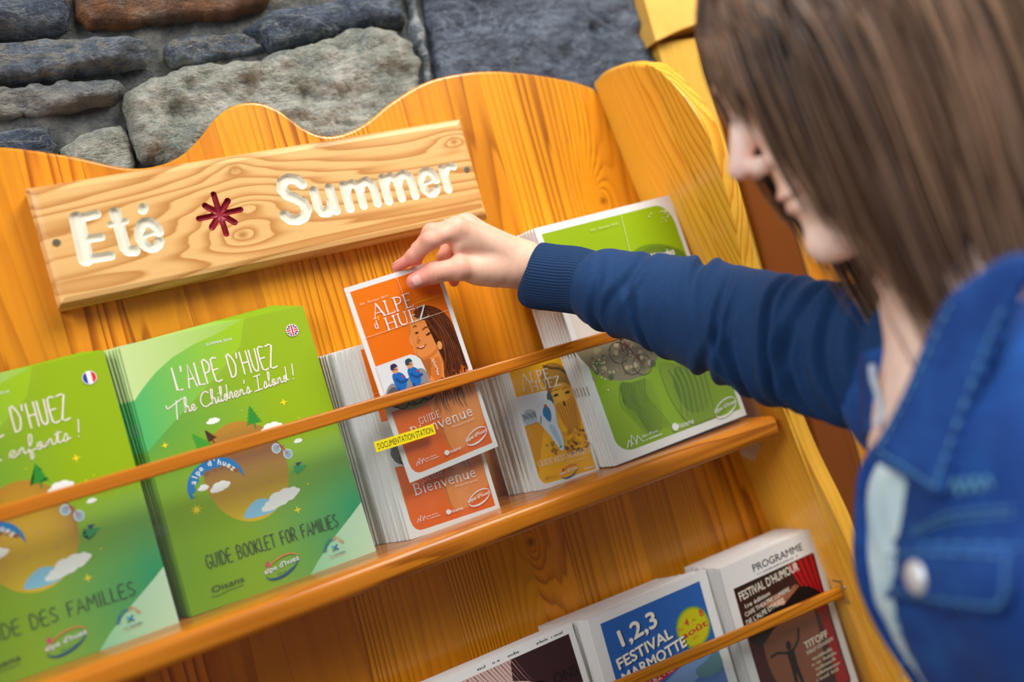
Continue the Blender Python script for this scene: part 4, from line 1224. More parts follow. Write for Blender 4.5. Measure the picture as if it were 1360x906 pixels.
    for (x, s) in ((.225, 1), (.385, .92)):
        B1, B2 = lin('#1f6fc0'), lin('#1a4e96')
        a.poly([(x - .045*s, .530), (x + .03*s, .530), (x + .075*s, .500), (x + .06*s, .455), (x + .01*s, .435), (x - .04*s, .45), (x - .055*s, .49)], B1, 3)
        a.stroke([(x - .02, .50), (x + .02, .478), (x + .08, .482)], .0030, B2, smooth=3); a.stroke([(x, .45), (x + .015, .42), (x + .05, .40)], .0030, B1, smooth=3); a.stroke([(x - .03, .45), (x - .03, .41)], .0030, B2)
        a.disc(x - .005, .548, .0036, lin('#e0a070'), ry=.0040); a.poly([(x - .045, .552), (x - .035, .575), (x + .01, .578), (x + .032, .560), (x + .01, .558), (x - .02, .552)], lin('#3c2a60') if s == 1 else lin('#33495a'), 3)
        a.stroke([(x - .03, .55), (x + .01, .548)], .0009, lin('#202020')); a.disc(x + .05, .505, .0012, lin('#d02a3a')); a.disc(x - .02, .43, .0014, lin('#e05a20'))
        for wx in (-.04, .08):
            a.disc(x + wx, .385, .0075, lin('#22241c')); a.disc(x + wx, .385, .0060, lin('#83844a')); a.stroke([(x + wx, .372), (x + wx, .398)], .0005, lin('#333'*1 if False else '#333333'))
        a.stroke([(x - .04, .385), (x + .02, .410), (x + .08, .385)], .0009, lin('#b02030'))
    # lines and lettering
    a.stroke([(.535, .975), (.548, .888)], .0005, lin('#f6c49a'), caps=False); a.stroke([(.045, .741), (.945, .741)], .0005, lin('#f6c49a'), caps=False)
    a.text('Eté · Summer 2014', .095, .898, .0022, lin('#f8d6b8'), u_end=.390, shear=.15)
    a.hand('ALPE', .185, .816, .0142, .00155, W_, SRF, u_end=.615, gap=.03)
    a.hand('d', .165, .766, .0085, .00110, W_, SRF, gap=0); a.hand("'", .218, .758, .0125, .0013, lin('#ffd21e'), SRF)
    a.hand('HUEZ', .270, .742, .0128, .00155, W_, SRF, u_end=.730, gap=.03)
    a.text('www.alpedhuez.com', .637, .822, .0019, lin('#ffd21e'), u_end=.905)
    a.hand('GUIDE', .280, .252, .0068, .00070, W_, SRF, u_end=.515, gap=.06)
    a.hand('Bienvenue', .165, .200, .0112, .00135, W_, SRF, u_end=.850, gap=.05)
    a.text('Welcome guide', .590, .176, .0022, lin('#f8d6b8'), u_end=.845, shear=.12)
    resort_oval(a, .810, .093, .0270, W_, W_, "alpe d'huez")
    mountains(a, .115, .068, .0155, W_); oisans(a, .432, .062, .0185, W_, .0036)
    return a
OW, OH = 0.105, 0.210
art_or = orange_art(OW, OH)
OLAB = 'orange welcome guide leaflet, lower front one showing the word Bienvenue under the held leaflet'
og = leaflet('leaflet', OLAB, 'leaflet', 'orange welcome guides', OW, OH, .0025, (-.1500, -.0720, SHZ), .11, -.025, art=art_or)
stack(pose(og, .11, -.025), 18, .0030, -.0019, .0, .0, .0025, 'orange welcome guide leaflet counted back from the front of the orange stack', jitter=.0011)
held = leaflet('leaflet', "orange welcome guide leaflet being lifted out, pinched by the person's hand", 'leaflet', 'orange welcome guides', OW, OH, .0014,
               (-.1366, -.0812, -.2718), -.055, .0711, art=art_or)

# --- yellow restaurant guide
def yellow_art(w, h):
    a = Art(w, h); YE = lin('#fab408')
    a.grid(0, 0, 1, 1, lin('#eeeeea'), 3, 12)
    a.poly([(.05, .965), (.05, .715), (.60, .715), (.60, .965)], YE)
    a.poly([(.05, .965), (.80, .965), (.86, .960), (.92, .935), (.95, .90), (.95, .035), (.14, .035), (.09, .045), (.06, .07), (.045, .10), (.045, .50), (.30, .52), (.52, .58), (.56, .715), (.05, .715)], YE)
    a.poly([(.045, .715), (.55, .715), (.50, .56), (.36, .50), (.045, .49)], lin('#e9ebee'))
    # woman in a knitted hat, hands over her mouth
    a.poly([(.575, .69), (.60, .74), (.70, .76), (.84, .74), (.93, .68), (.945, .56), (.92, .42), (.82, .34), (.72, .36), (.64, .44), (.60, .56)], lin('#eeb03a'), 3)
    a.poly([(.52, .77), (.50, .82), (.56, .88), (.66, .915), (.80, .905), (.90, .86), (.94, .79), (.945, .70), (.86, .735), (.76, .745), (.66, .725), (.56, .68)], lin('#a87a1c'), 3)
    a.poly([(.52, .68), (.58, .70), (.60, .62), (.56, .56), (.50, .54), (.50, .60)], lin('#4c5a66'), 3)
    for k in range(9): a.stroke([(.57 + k * .042, .70 + .01 * math.sin(k)), (.58 + k * .042, .78)], .0006, lin('#7c5610'))
    a.stroke([(.60, .90), (.72, .87), (.84, .85), (.93, .80)], .0030, lin('#5a3c14'), smooth=4)
    for x in (.66, .85):
        a.poly([(x - .05, .655), (x, .672), (x + .05, .66), (x, .648)], lin('#4a2c10'), 2); a.stroke([(x - .06, .69), (x, .70), (x + .06, .695)], .0009, lin('#7c4c14'), smooth=3)
    a.poly([(.60, .58), (.68, .60), (.745, .60), (.80, .60), (.90, .62), (.94, .55), (.93, .42), (.84, .33), (.72, .35), (.63, .46)], lin('#dc9420'), 3)
    for k in range(7): a.stroke([(.63 + k * .045, .58 + .01 * math.sin(k * 2)), (.70 + k * .025, .36)], .0007, lin('#8a5410'))
    a.poly([(.73, .575), (.75, .61), (.77, .575), (.75, .56)], lin('#33200c'), 2)
    rnd = random.Random(8)
    for k in range(60):
        x, y = rnd.uniform(.55, .94), rnd.uniform(.20, .37)
        a.disc(x, y, rnd.uniform(.0012, .0026), [lin('#e8a628'), lin('#d08e14'), lin('#b87808'), lin('#7c5212')][k % 4], n=8)
    for k in range(14):
        x, y = rnd.uniform(.28, .55), rnd.uniform(.22, .34); a.disc(x, y, rnd.uniform(.0010, .0020), lin('#a8761a'), n=8)
    # skier in powder
    a.poly([(.05, .56), (.12, .60), (.22, .60), (.30, .56), (.24, .50), (.12, .49), (.05, .51)], lin('#b8c0c8'), 3)
    for k in range(12): a.stroke([(.05 + .02 * k, .58 - .005 * (k % 4)), (.08 + .02 * k, .53 + .005 * (k % 3))], .0007, lin('#3c444c'))
    a.poly([(.30, .62), (.44, .65), (.56, .62), (.58, .54), (.54, .47), (.56, .40), (.57, .33), (.55, .26), (.50, .235), (.44, .30), (.38, .38), (.33, .44), (.27, .50), (.27, .57)], lin('#dfe6ee'), 3)
    a.poly([(.40, .585), (.46, .60), (.50, .56), (.49, .51), (.45, .47), (.40, .50), (.37, .54)], lin('#2f7fb8'), 3)
    a.poly([(.42, .45), (.48, .44), (.52, .36), (.53, .29), (.50, .26), (.46, .33), (.42, .40)], lin('#b6cbe0'), 3)
    a.disc(.445, .60, .0018, lin('#c83a2a')); a.disc(.50, .27, .0016, lin('#3aa86a')); a.stroke([(.33, .53), (.30, .48)], .0012, lin('#1a5a94'))
    a.hand('ALPE', .185, .800, .0115, .0012, W_, SRF, u_end=.650, gap=.03)
    a.hand('d', .170, .748, .0062, .0008, W_, SRF); a.hand("'", .235, .742, .009, .0009, W_, SRF); a.hand('HUEZ', .290, .728, .0108, .0012, W_, SRF, u_end=.790, gap=.03)
    a.text('Eté · Summer', .12, .895, .0014, lin('#f4d48a'), u_end=.36)
    a.hand('GUIDE RESTAURANTS', .075, .168, .0062, .00060, W_, SRF, u_end=.925, gap=.03)
    a.greek(.56, .135, .88, .0012, lin('#f4d48a'))
    resort_oval(a, .515, .075, .0235, lin('#d8541e'), lin('#23527e'), "alpe d'huez"); a.disc(.43, .098, .0011, lin('#d8283a'), ry=.0019)
    mountains(a, .12, .062, .0095, lin('#5a3a10')); a.text('Oisans', .76, .052, .0026, W_, u_end=.92)
    return a
YW, YH = 0.080, 0.150
art_ye = yellow_art(YW, YH)
yg = leaflet('leaflet', 'small yellow restaurant guide leaflet, front of its stack, woman in knitted hat on cover', 'leaflet', 'yellow restaurant guides', YW, YH, .0026, (.0112, -.0580, SHZ), .125, -.052, art=art_ye)
stack(pose(yg, .125, -.052), 12, .0034, -.0018, .003, .001, .0026, 'small yellow restaurant guide leaflet counted back from the front one', jitter=.0022)

# --- green brochure
def green_art(w, h):
    a = Art(w, h)
    def gr(u, v): return mix(lin('#98b80a'), lin('#8cae14'), 1 - v)
    a.grid(0, 0, 1, 1, lin('#efefed'), 4, 16)
    corner = [(.86 + .11 * math.sin(math.radians(t)), .87 + .10 * math.cos(math.radians(t))) for t in range(0, 91, 10)]
    corner2 = [(.165 - .11 * math.sin(math.radians(t)), .10 - .065 * math.cos(math.radians(t))) for t in range(0, 91, 10)]
    a.poly([(.035, .970)] + corner + [(.972, .032)] + corner2, gr)
    # pale field crossing the middle
    a.poly([(.035, .66), (.972, .60), (.972, .46), (.035, .50)], lin('#e6dcd2'))
    a.poly([(.035, .49), (.50, .46), (.56, .40), (.50, .34), (.36, .30), (.20, .315), (.10, .36), (.035, .42)], lin('#8b7e62'), 3)
    rnd = random.Random(9)
    for k in range(60):
        a.disc(rnd.uniform(.05, .5), rnd.uniform(.33, .46), rnd.uniform(.001, .004), [lin('#a59470'), lin('#6e6450'), lin('#c2b394'), lin('#59633a')][k % 4], n=8)
    for (x, y) in ((.40, .345), (.27, .42), (.33, .36)):
        n = 22
        a.stroke([(x + .0125 / w * math.cos(2*math.pi*k/n), y + .0125 / h * math.sin(2*math.pi*k/n)) for k in range(n + 1)], .0009, lin('#33301f'), caps=False)
    a.stroke([(.27, .42), (.33, .455), (.40, .345)], .0016, lin('#8a1e22')); a.stroke([(.31, .47), (.30, .42), (.36, .44)], .0014, lin('#2c2a22')); a.disc(.325, .475, .003, lin('#6b1720'))
    # big green-toned portrait: hair and shoulders
    HG, HD = lin('#6f8e1a'), lin('#56701c')
    a.poly([(.50, .73), (.56, .79), (.66, .815), (.78, .81), (.90, .775), (.97, .72), (.972, .55), (.93, .45), (.80, .40), (.66, .42), (.56, .50), (.51, .62)], HG, 3)
    a.poly([(.52, .72), (.60, .77), (.72, .80), (.86, .78), (.95, .73), (.93, .70), (.80, .74), (.66, .74), (.57, .70)], HD, 3)
    for k in range(30):
        s = k / 29
        a.stroke([(.52 + .1 * s, .74 + .05 * s), (.70 + .05 * s, .77 + .03 * s), (.86 + .05 * s, .74 + .02 * s), (.965, .66 + .05 * s)], .0007, [lin('#7a9a2a'), lin('#3c5010'), lin('#6c8a20')][k % 3], smooth=5, taper=lambda q: 1 - .5 * q)
    a.poly([(.21, .30), (.28, .29), (.36, .285), (.42, .27), (.43, .20), (.41, .12), (.36, .07), (.30, .075), (.27, .12), (.25, .18), (.20, .22)], lambda u, v: mix(lin('#5f7a1c'), gr(u, v), max(0, min(1, (u - .26) * 5))), 3)
    for k in range(16):
        x = .20 + .012 * k
        a.stroke([(x, .29), (x - .03 + .01 * (k % 3), .22), (x + .02, .15), (x + .07, .07)], .0010, HD if k % 2 else HG, smooth=5, taper=lambda q: 1 - .7 * q)
    a.poly([(.52, .33), (.66, .29), (.80, .27), (.972, .30), (.972, .12), (.84, .05), (.70, .04), (.58, .05), (.52, .14), (.50, .24)], lambda u, v: mix(lin('#7d9a22'), gr(u, v), max(0, min(1, abs(u - .66) * 3.2 - .1))), 3)
    a.poly([(.62, .29), (.72, .26), (.80, .20), (.78, .12), (.70, .08), (.60, .10), (.56, .18), (.57, .25)], lambda u, v: mix(lin('#64801c'), lin('#7d9a22'), max(0, min(1, (u - .58) * 5))), 3)
    for k in range(14): a.stroke([(.56 + .02 * k, .29 - .003 * k), (.58 + .018 * k, .20), (.54 + .02 * k, .08)], .0016, [lin('#54701a'), lin('#8aa832')][k % 2], smooth=4, taper=lambda q: 1 - .6 * q)
    for k in range(46):
        u, v = (.94 - abs(rnd.gauss(0, .05)), .945 - abs(rnd.gauss(0, .035))) if k < 22 else (.06 + abs(rnd.gauss(0, .07)), .42 - abs(rnd.gauss(0, .05)))
        a.disc(u, v, rnd.uniform(.0005, .0014), lin('#dbe9a0'), n=8)
    a.stroke([(.600, .965), (.575, .80)], .0008, lin('#d8e89a'), caps=False)
    a.text('Eté · Summer 2014', .36, .93, .0028, lin('#d8e89a'), u_end=.56)
    a.text('Altitudes', .70, .745, .0088, W_, u_end=.885, bold=.012)
    mountains(a, .115, .050, .030, W_); oisans(a, .455, .048, .030, W_, .0062)
    resort_oval(a, .865, .062, .036, W_, W_, "alpe d'huez")
    return a
GW, GH = 0.196, 0.287
art_gr = green_art(GW, GH)
gg = leaflet('brochure', 'large lime green brochure with white border, front of its stack, partly behind the sleeve', 'brochure', 'lime green brochures', GW, GH, .0048, (.0985, -.0820, SHZ + .0012), .075, .020, art=art_gr, staple=(.09, .20))
stack(pose(gg, .075, .020), 10, .0058, -.0012, -.0006, .0, .0048, 'large lime green brochure counted back from the front one, white spine showing', jitter=.0008)

# ------------------------------------------------------------------ lower shelf
def face_art(w, h):
    a = Art(w, h)
    a.grid(0, 0, 1, 1, lin('#ecebe7'), 4, 12)
    for k, (u0, u1) in enumerate(((.40, .46), (.50, .54), (.58, .66), (.76, .84), (.86, .94))): a.greek(u0, .966, u1, .0030, lin('#26262a'), seed=k)
    a.poly([(.03, .952), (.965, .952), (.965, .02), (.03, .02)], lin('#d8bcb4'))
    a.poly([(.60, .952), (.965, .952), (.965, .45), (.90, .60), (.84, .72), (.76, .78), (.66, .82), (.58, .85)], lin('#3a2226'))
    for k in range(26):
        s = k / 25
        a.stroke([(.12 + .50 * s, .950), (.15 + .52 * s, .90 - .06 * s * s), (.12 + .60 * s, .84 - .06 * s)], .0012, lin('#7c4a48') if k % 2 else lin('#b08880'), taper=lambda q: 1 - q)
    a.disc(.38, .52, .055, lin('#e3cbc3'), ry=.045); a.disc(.72, .62, .03, lin('#cf9a86'), ry=.03)
    a.text('ONS', .80, .745, .0120, lin('#1c1a1c'), u_end=.95, bold=.012)
    for x in (.30, .62): a.disc(x, .45, .008, lin('#4a3230'), ry=.004)
    return a
def marmotte_art(w, h):
    a = Art(w, h)
    a.grid(0, 0, 1, 1, lin('#ebebe8'), 4, 14)
    def bl(u, v): return mix(lin('#2f66b4'), lin('#6c97d4'), max(0, min(1, (.62 - v) * 2.0)))
    V = .955
    a.grid(.085, .05, .925, V, bl, 6, 12)
    a.poly([(.10, .48), (.40, .52), (.60, .57), (.925, .62), (.925, .50), (.6, .46), (.3, .42), (.10, .40)], lin('#7ea6dc'))
    # date sun
    c = (.775, .735)
    for k, (r, col) in enumerate(((.0245, '#5f8f6e'), (.0232, '#8aa83c'), (.0220, '#b4bc22'), (.0200, '#cfc91c'))): a.disc(c[0], c[1], r, lin(col), n=36)
    RD = lin('#c8323c')
    a.text('4', .715, .755, .0085, RD, bold=.02); a.text('8', .850, .772, .0085, RD, bold=.02); a.text('Du', .655, .745, .0036, RD, bold=.01); a.text('au', .780, .766, .0036, RD, bold=.01)
    a.text('août', .665, .695, .0078, RD, u_end=.895, bold=.015, angle=.10); a.text('2014', .745, .672, .0028, RD, angle=.1)
    for (s, u, v, hh, ue) in (('1,2,3', .165, .795, .0185, .510), ('FESTIVAL', .125, .692, .0122, .600), ('MARMOTTE', .135, .612, .0122, .690)):
        a.text(s, u + .010, v - .005, hh, lin('#16305e'), u_end=ue + .010, bold=.02, angle=.11); a.text(s, u, v, hh, lin('#f6f2e4'), u_end=ue, bold=.02, angle=.11)
    a.poly([(.085, .560), (.78, .640), (.78, .592), (.085, .505)], lin('#cf2436'))
    a.text("ALPE D'HUEZ - 1ère édition", .110, .522, .0058, lin('#fbeee8'), u_end=.74, angle=.14, bold=.004)
    a.pine(.30, .20, .03, lin('#2a6a3a')); a.pine(.62, .16, .04, lin('#2f7a40')); a.poly([(.085, .05), (.085, .16), (.3, .22), (.6, .17), (.925, .24), (.925, .05)], lin('#6aa53a'), 0)
    a.poly([(.70, .52), (.80, .54), (.90, .57), (.925, .48), (.82, .45), (.72, .47)], lin('#5c8e9a'), 3)
    return a
def humour_art(w, h):
    a = Art(w, h)
    a.grid(0, 0, 1, 1, lin('#ecebe8'), 4, 14)
    a.text('PROGRAMME', .30, .905, .0088, lin('#141414'), u_end=.835, bold=.012)
    a.greek(.33, .880, .74, .0020, lin('#303030')); a.disc(.76, .886, .0012, lin('#8a1a3a'))
    a.grid(.075, .06, .925, .865, lambda u, v: mix(lin('#2b1512'), lin('#4a2a1c'), max(0, min(1, 1 - abs(v - .5) * 2))), 6, 12)
    # glow of the stage and the performer
    a.poly([(.30, .70), (.44, .735), (.56, .71), (.66, .74), (.74, .68), (.78, .55), (.76, .38), (.70, .24), (.56, .16), (.36, .17), (.24, .26), (.20, .40), (.22, .56)], lambda u, v: mix(lin('#8a5138'), lin('#d98a66'), max(0, min(1, 1 - math.hypot(u - .5, (v - .52)) * 3.2))), 3)
    a.poly([(.28, .66), (.40, .70), (.52, .69), (.50, .64), (.38, .63)], lin('#d79a76'), 3)
    # curtains
    for k in range(14):
        s = k / 13
        a.stroke([(.66 + .26 * s, .86), (.72 + .20 * s, .74), (.80 + .12 * s, .62), (.84 + .08 * s, .40), (.80 + .12 * s, .10)], .0040, [lin('#c8141c'), lin('#6c0a10'), lin('#a01018')][k % 3], smooth=5, caps=False)
    for k in range(8):
        s = k / 7
        a.stroke([(.09 + .14 * s, .60), (.09 + .08 * s, .40), (.09 + .12 * s, .10)], .0030, [lin('#5a0c10'), lin('#37080c')][k % 2], smooth=5, caps=False)
    a.poly([(.09, .62), (.30, .70), (.50, .66), (.70, .72), (.86, .66), (.90, .60), (.76, .585), (.56, .60), (.34, .56), (.16, .50)], lin('#1c0e0c'), 2)
    D = lin('#160b0a')
    a.disc(.435, .440, .0040, D, ry=.0055); a.poly([(.395, .415), (.475, .415), (.47, .33), (.48, .20), (.455, .20), (.435, .29), (.415, .20), (.39, .20), (.40, .33)], D)
    a.stroke([(.40, .405), (.31, .43), (.245, .425)], .0030, D); a.stroke([(.47, .405), (.545, .445), (.575, .50)], .0030, D)
    # lettering
    a.text("FESTIVAL D'HUMOUR", .105, .785, .0105, lin('#f2ead8'), u_end=.745, bold=.01, angle=.05)
    a.text('1re édition', .125, .735, .0052, lin('#f2ead8'), u_end=.40, bold=.01, angle=.06)
    a.text('CAFE THEATRE LUMIERE', .115, .692, .0052, lin('#f2ead8'), u_end=.60, bold=.01, angle=.08)
    a.text("DE L'ALPE D'HUEZ", .105, .645, .0060, lin('#f2ead8'), u_end=.52, bold=.01, angle=.10)
    a.text('TITOFF', .585, .375, .0085, lin('#efe4cc'), u_end=.84, bold=.02, angle=.04)
    a.text('SHIRLEY SOUAGNON', .585, .342, .0045, lin('#efe4cc'), u_end=.88, bold=.01, angle=.04)
    for k in range(5):
        a.greek(.60, .300 - .030 * k, .84 + .03 * (k % 2), .0040, lin('#d8c8ac'), seed=k)
    return a
LZ = -0.6995
M['newsprint'] = flat_mat('matt_white_paper', '#e9e7e4', 0.7)
NW, NH = .205, .218
ng = leaflet('magazine', 'white magazine with a close-up face on its cover, front one at the bottom edge', 'magazine', 'magazines with a face on the cover', NW, NH, .0030, (-.1960, -.0620, LZ), .06, .0, art=face_art(NW, NH), mat='matt_print', pages=M['newsprint'])
stack(pose(ng, .06, .0), 6, .0052, -.0012, -.002, .004, .003, 'white magazine counted back from the front one at the bottom edge', jitter=.0015)
MW, MH = .168, .2155
mg = leaflet('programme', 'blue festival booklet with a yellow date disc, front of the pile', 'programme', 'blue festival booklets', MW, MH, .0032, (.0225, -.0640, LZ), .04, -.01, art=marmotte_art(MW, MH), mat='matt_print', pages=M['newsprint'], bend=lambda z: -.18 * (z - .1) ** 2)
stack(pose(mg, .04, -.01), 14, .0038, -.0034, -.001, .002, .0032, 'blue festival booklet counted back from the front one, white edges showing', jitter=.0022)
HW, HH = .1500, .2140
hg = leaflet('programme', 'comedy festival programme with red curtains on its cover, front of the right pile', 'programme', 'comedy festival programmes', HW, HH, .0034, (.2000, -.0780, LZ), .02, .0, art=humour_art(HW, HH), mat='matt_print', pages=M['newsprint'], bend=lambda z: -.22 * (z - .1) ** 2)
stack(pose(hg, .02, .0), 15, .0046, -.0010, -.001, .003, .0034, 'comedy festival programme counted back from the front of the right pile', jitter=.0020)

# yellow tape label on the clear front
a = Art(.0655, .0105)
a.grid(0, 0, 1, 1, lin('#f6e21a'), 2, 1); a.text('DOCUMENTATION STATION', .035, .20, .0062, lin('#26240c'), u_end=.965, bold=.01)
lb = print_mesh('label_tape', a, M['matt_print'], rack, 0)
q = at_y(500, 601, PANE_Y - .0006)
bmv = lb.data
for v in bmv.vertices: v.co.x += q.x; v.co.y += PANE_Y - .0009; v.co.z += q.z
lb.location = (0, 0, RZ); lb['label'] = 'yellow tape label reading DOCUMENTATION STATION on the clear front'
bm = bmesh.new(); box_bm(bm, (q.x, PANE_Y - .0008, q.z), (q.x + .0655, PANE_Y - .0001, q.z + .0105), 0)
rk(bm_obj('label_backing', bm, flat_mat('yellow_tape', '#f2dc16', .5)))
# ------------------------------------------------------------------ the person
# signed-distance modelling turned into one continuous surface
def surface_nets(f, lo, hi, step):
    xs = [np.arange(lo[i], hi[i] + step, step) for i in range(3)]
    X, Y, Z = np.meshgrid(*xs, indexing='ij')
    v = f(X, Y, Z).astype(np.float32)
    sgn = v < 0
    nx, ny, nz = v.shape
    c = np.zeros((nx-1, ny-1, nz-1), np.int8)
    for dx in (0, 1):
        for dy in (0, 1):
            for dz in (0, 1): c += sgn[dx:nx-1+dx, dy:ny-1+dy, dz:nz-1+dz]
    act = (c > 0) & (c < 8)
    ids = -np.ones(act.shape, np.int64); I = np.argwhere(act); ids[act] = np.arange(len(I))
    acc = np.zeros((len(I), 3)); cnt = np.zeros(len(I))
    corners = [(a, b, d) for a in (0, 1) for b in (0, 1) for d in (0, 1)]
    vals = {k: v[I[:, 0]+k[0], I[:, 1]+k[1], I[:, 2]+k[2]] for k in corners}
    for p in corners:
        for ax in range(3):
            if p[ax] == 1: continue
            q = list(p); q[ax] = 1; q = tuple(q)
            a, b = vals[p], vals[q]; m = (a < 0) != (b < 0)
            t = np.where(m, a / np.where(np.abs(a - b) < 1e-12, 1e-12, a - b), 0)
            for k in range(3): acc[:, k] += np.where(m, p[k] + (t if k == ax else 0), 0)
            cnt += m
    P = (I + acc / cnt[:, None]) * step + np.array(lo)
    F = []
    for ax in range(3):
        o1, o2 = [(1, 2), (2, 0), (0, 1)][ax]
        sl0 = [slice(None)] * 3; sl1 = [slice(None)] * 3; sl0[ax] = slice(0, -1); sl1[ax] = slice(1, None)
        a = sgn[tuple(sl0)]; b = sgn[tuple(sl1)]
        E = np.argwhere(a != b)
        ok = (E[:, o1] > 0) & (E[:, o2] > 0) & (E[:, o1] < v.shape[o1]-1) & (E[:, o2] < v.shape[o2]-1)
        E = E[ok]; fl = a[tuple(E.T)]
        def g(d1, d2):
            q = E.copy(); q[:, o1] -= d1; q[:, o2] -= d2
            return ids[tuple(q.T)]
        qd = np.stack([g(1, 1), g(0, 1), g(0, 0), g(1, 0)], -1)
        qd = np.where(fl[:, None], qd, qd[:, ::-1])
        F.append(qd)
    F = np.concatenate(F); F = F[(F >= 0).all(1)]
    return P, F
def smin(a, b, k):
    h = np.clip(0.5 + 0.5 * (b - a) / k, 0, 1)
    return b * (1 - h) + a * h - k * h * (1 - h)
def smax(a, b, k): return -smin(-a, -b, k)
def cap(X, Y, Z, a, b, ra, rb):
    ax, ay, az = a; bx, by, bz = b; dx, dy, dz = bx-ax, by-ay, bz-az
    t = np.clip(((X-ax)*dx + (Y-ay)*dy + (Z-az)*dz) / (dx*dx + dy*dy + dz*dz + 1e-12), 0, 1)
    return np.sqrt((X-ax-t*dx)**2 + (Y-ay-t*dy)**2 + (Z-az-t*dz)**2) - (ra + (rb - ra) * t)
def ell(X, Y, Z, c, r):
    k0 = np.sqrt(((X-c[0])/r[0])**2 + ((Y-c[1])/r[1])**2 + ((Z-c[2])/r[2])**2)
    k1 = np.sqrt(((X-c[0])/r[0]**2)**2 + ((Y-c[1])/r[1]**2)**2 + ((Z-c[2])/r[2]**2)**2)
    return k0 * (k0 - 1) / np.maximum(k1, 1e-6)
def join_meshes(parts):
    V = []; F = []; n = 0
    for p, f in parts:
        V.append(np.asarray(p)); F.append(np.asarray(f) + n); n += len(p)
    return np.concatenate(V), np.concatenate(F)
def np_obj(name, P, F, mat, parent, smooth=True, cols=None):
    me = bpy.data.meshes.new(name)
    me.from_pydata(P.tolist() if hasattr(P, 'tolist') else P, [], F.tolist() if hasattr(F, 'tolist') else F); me.update()
    if smooth: me.polygons.foreach_set('use_smooth', [True] * len(me.polygons))
    me.materials.append(mat)
    if cols is not None:
        at = me.color_attributes.new('Col', 'FLOAT_COLOR', 'POINT')
        c4 = np.ones((len(P), 4), np.float32); c4[:, :3] = cols
        at.data.foreach_set('color', c4.ravel())
    o = bpy.data.objects.new(name, me); COL.objects.link(o); o.parent = parent
    return o

# materials
t = NT('skin'); a_ = t.n('ShaderNodeAttribute', attribute_name='Col'); c = t.coords()
n1 = t.noise(c, 90, 4, .6); n2 = t.noise(c, 700, 3, .6)
colr = t.mixc(t.math('MULTIPLY', t.ramp(n1, [(.4, (0,)*3), (.7, (1,)*3)]), .22), a_.outputs[0], lin('#d98a72'))
t.bsdf(colr, .5, bump=t.math('ADD', n1, t.math('MULTIPLY', n2, .6)), bump_s=.25, bump_d=.0008)
t.b.inputs['Subsurface Weight'].default_value = .18; t.b.inputs['Subsurface Radius'].default_value = (.008, .003, .002); t.b.inputs['Subsurface Scale'].default_value = .6
t.b.inputs['Specular IOR Level'].default_value = .35
M['skin'] = t.m
M['nail'] = flat_mat('fingernail', '#f4b8ac', .22)
def cloth(name, base, dark, weave=900.0, rib=None, rough=.85, fade=None):
    t = NT(name); c = t.coords()
    a = t.noise(t.mapping(c, (weave, weave, weave * .35)), 1, 2, .6); b = t.noise(c, 26, 4, .6)
    col = t.mixc(t.ramp(a, [(.35, (0,)*3), (.65, (.8,)*3)]), lin(base), lin(dark))
    if fade: col = t.mixc(t.ramp(b, [(.45, (0,)*3), (.75, (.6,)*3)]), col, lin(fade))
    return t.bsdf(col, rough, bump=a, bump_s=.25, bump_d=.0006, **{'Sheen_Weight': .02})
M['sleeve'] = cloth('blue_jersey', '#063f74', '#042c58')
M['cuff'] = cloth('blue_ribbed_knit', '#063866', '#04264a', 1400)
M['denim'] = cloth('blue_denim', '#0a4798', '#063278', 700, fade='#1f66b8')
M['thread'] = flat_mat('pale_stitching', '#5f9cc4', .8)
M['shirt'] = cloth('pale_blue_cotton', '#e4f7fd', '#c8ecf8', 500, fade='#a8dcf0')
M['jeans'] = cloth('dark_jeans', '#22304a', '#172238', 700)
M['shoe'] = flat_mat('black_leather', '#1c1b1c', .4)
M['silver'] = flat_mat('silver_metal', '#f2f4f8', .35, Metallic=0.35)
M['pearl'] = flat_mat('pearly_beads', '#cfe0ee', .25)

person = empty('person', (0.17, -0.55, FLOOR_Z))
tag(person, 'person with a brown bob in a blue denim jacket reaching across to lift a leaflet', 'person')
pinv = Vector((-0.17, 0.55, -FLOOR_Z))
def pp(o):
    o.parent = person; o.location = pinv; return o

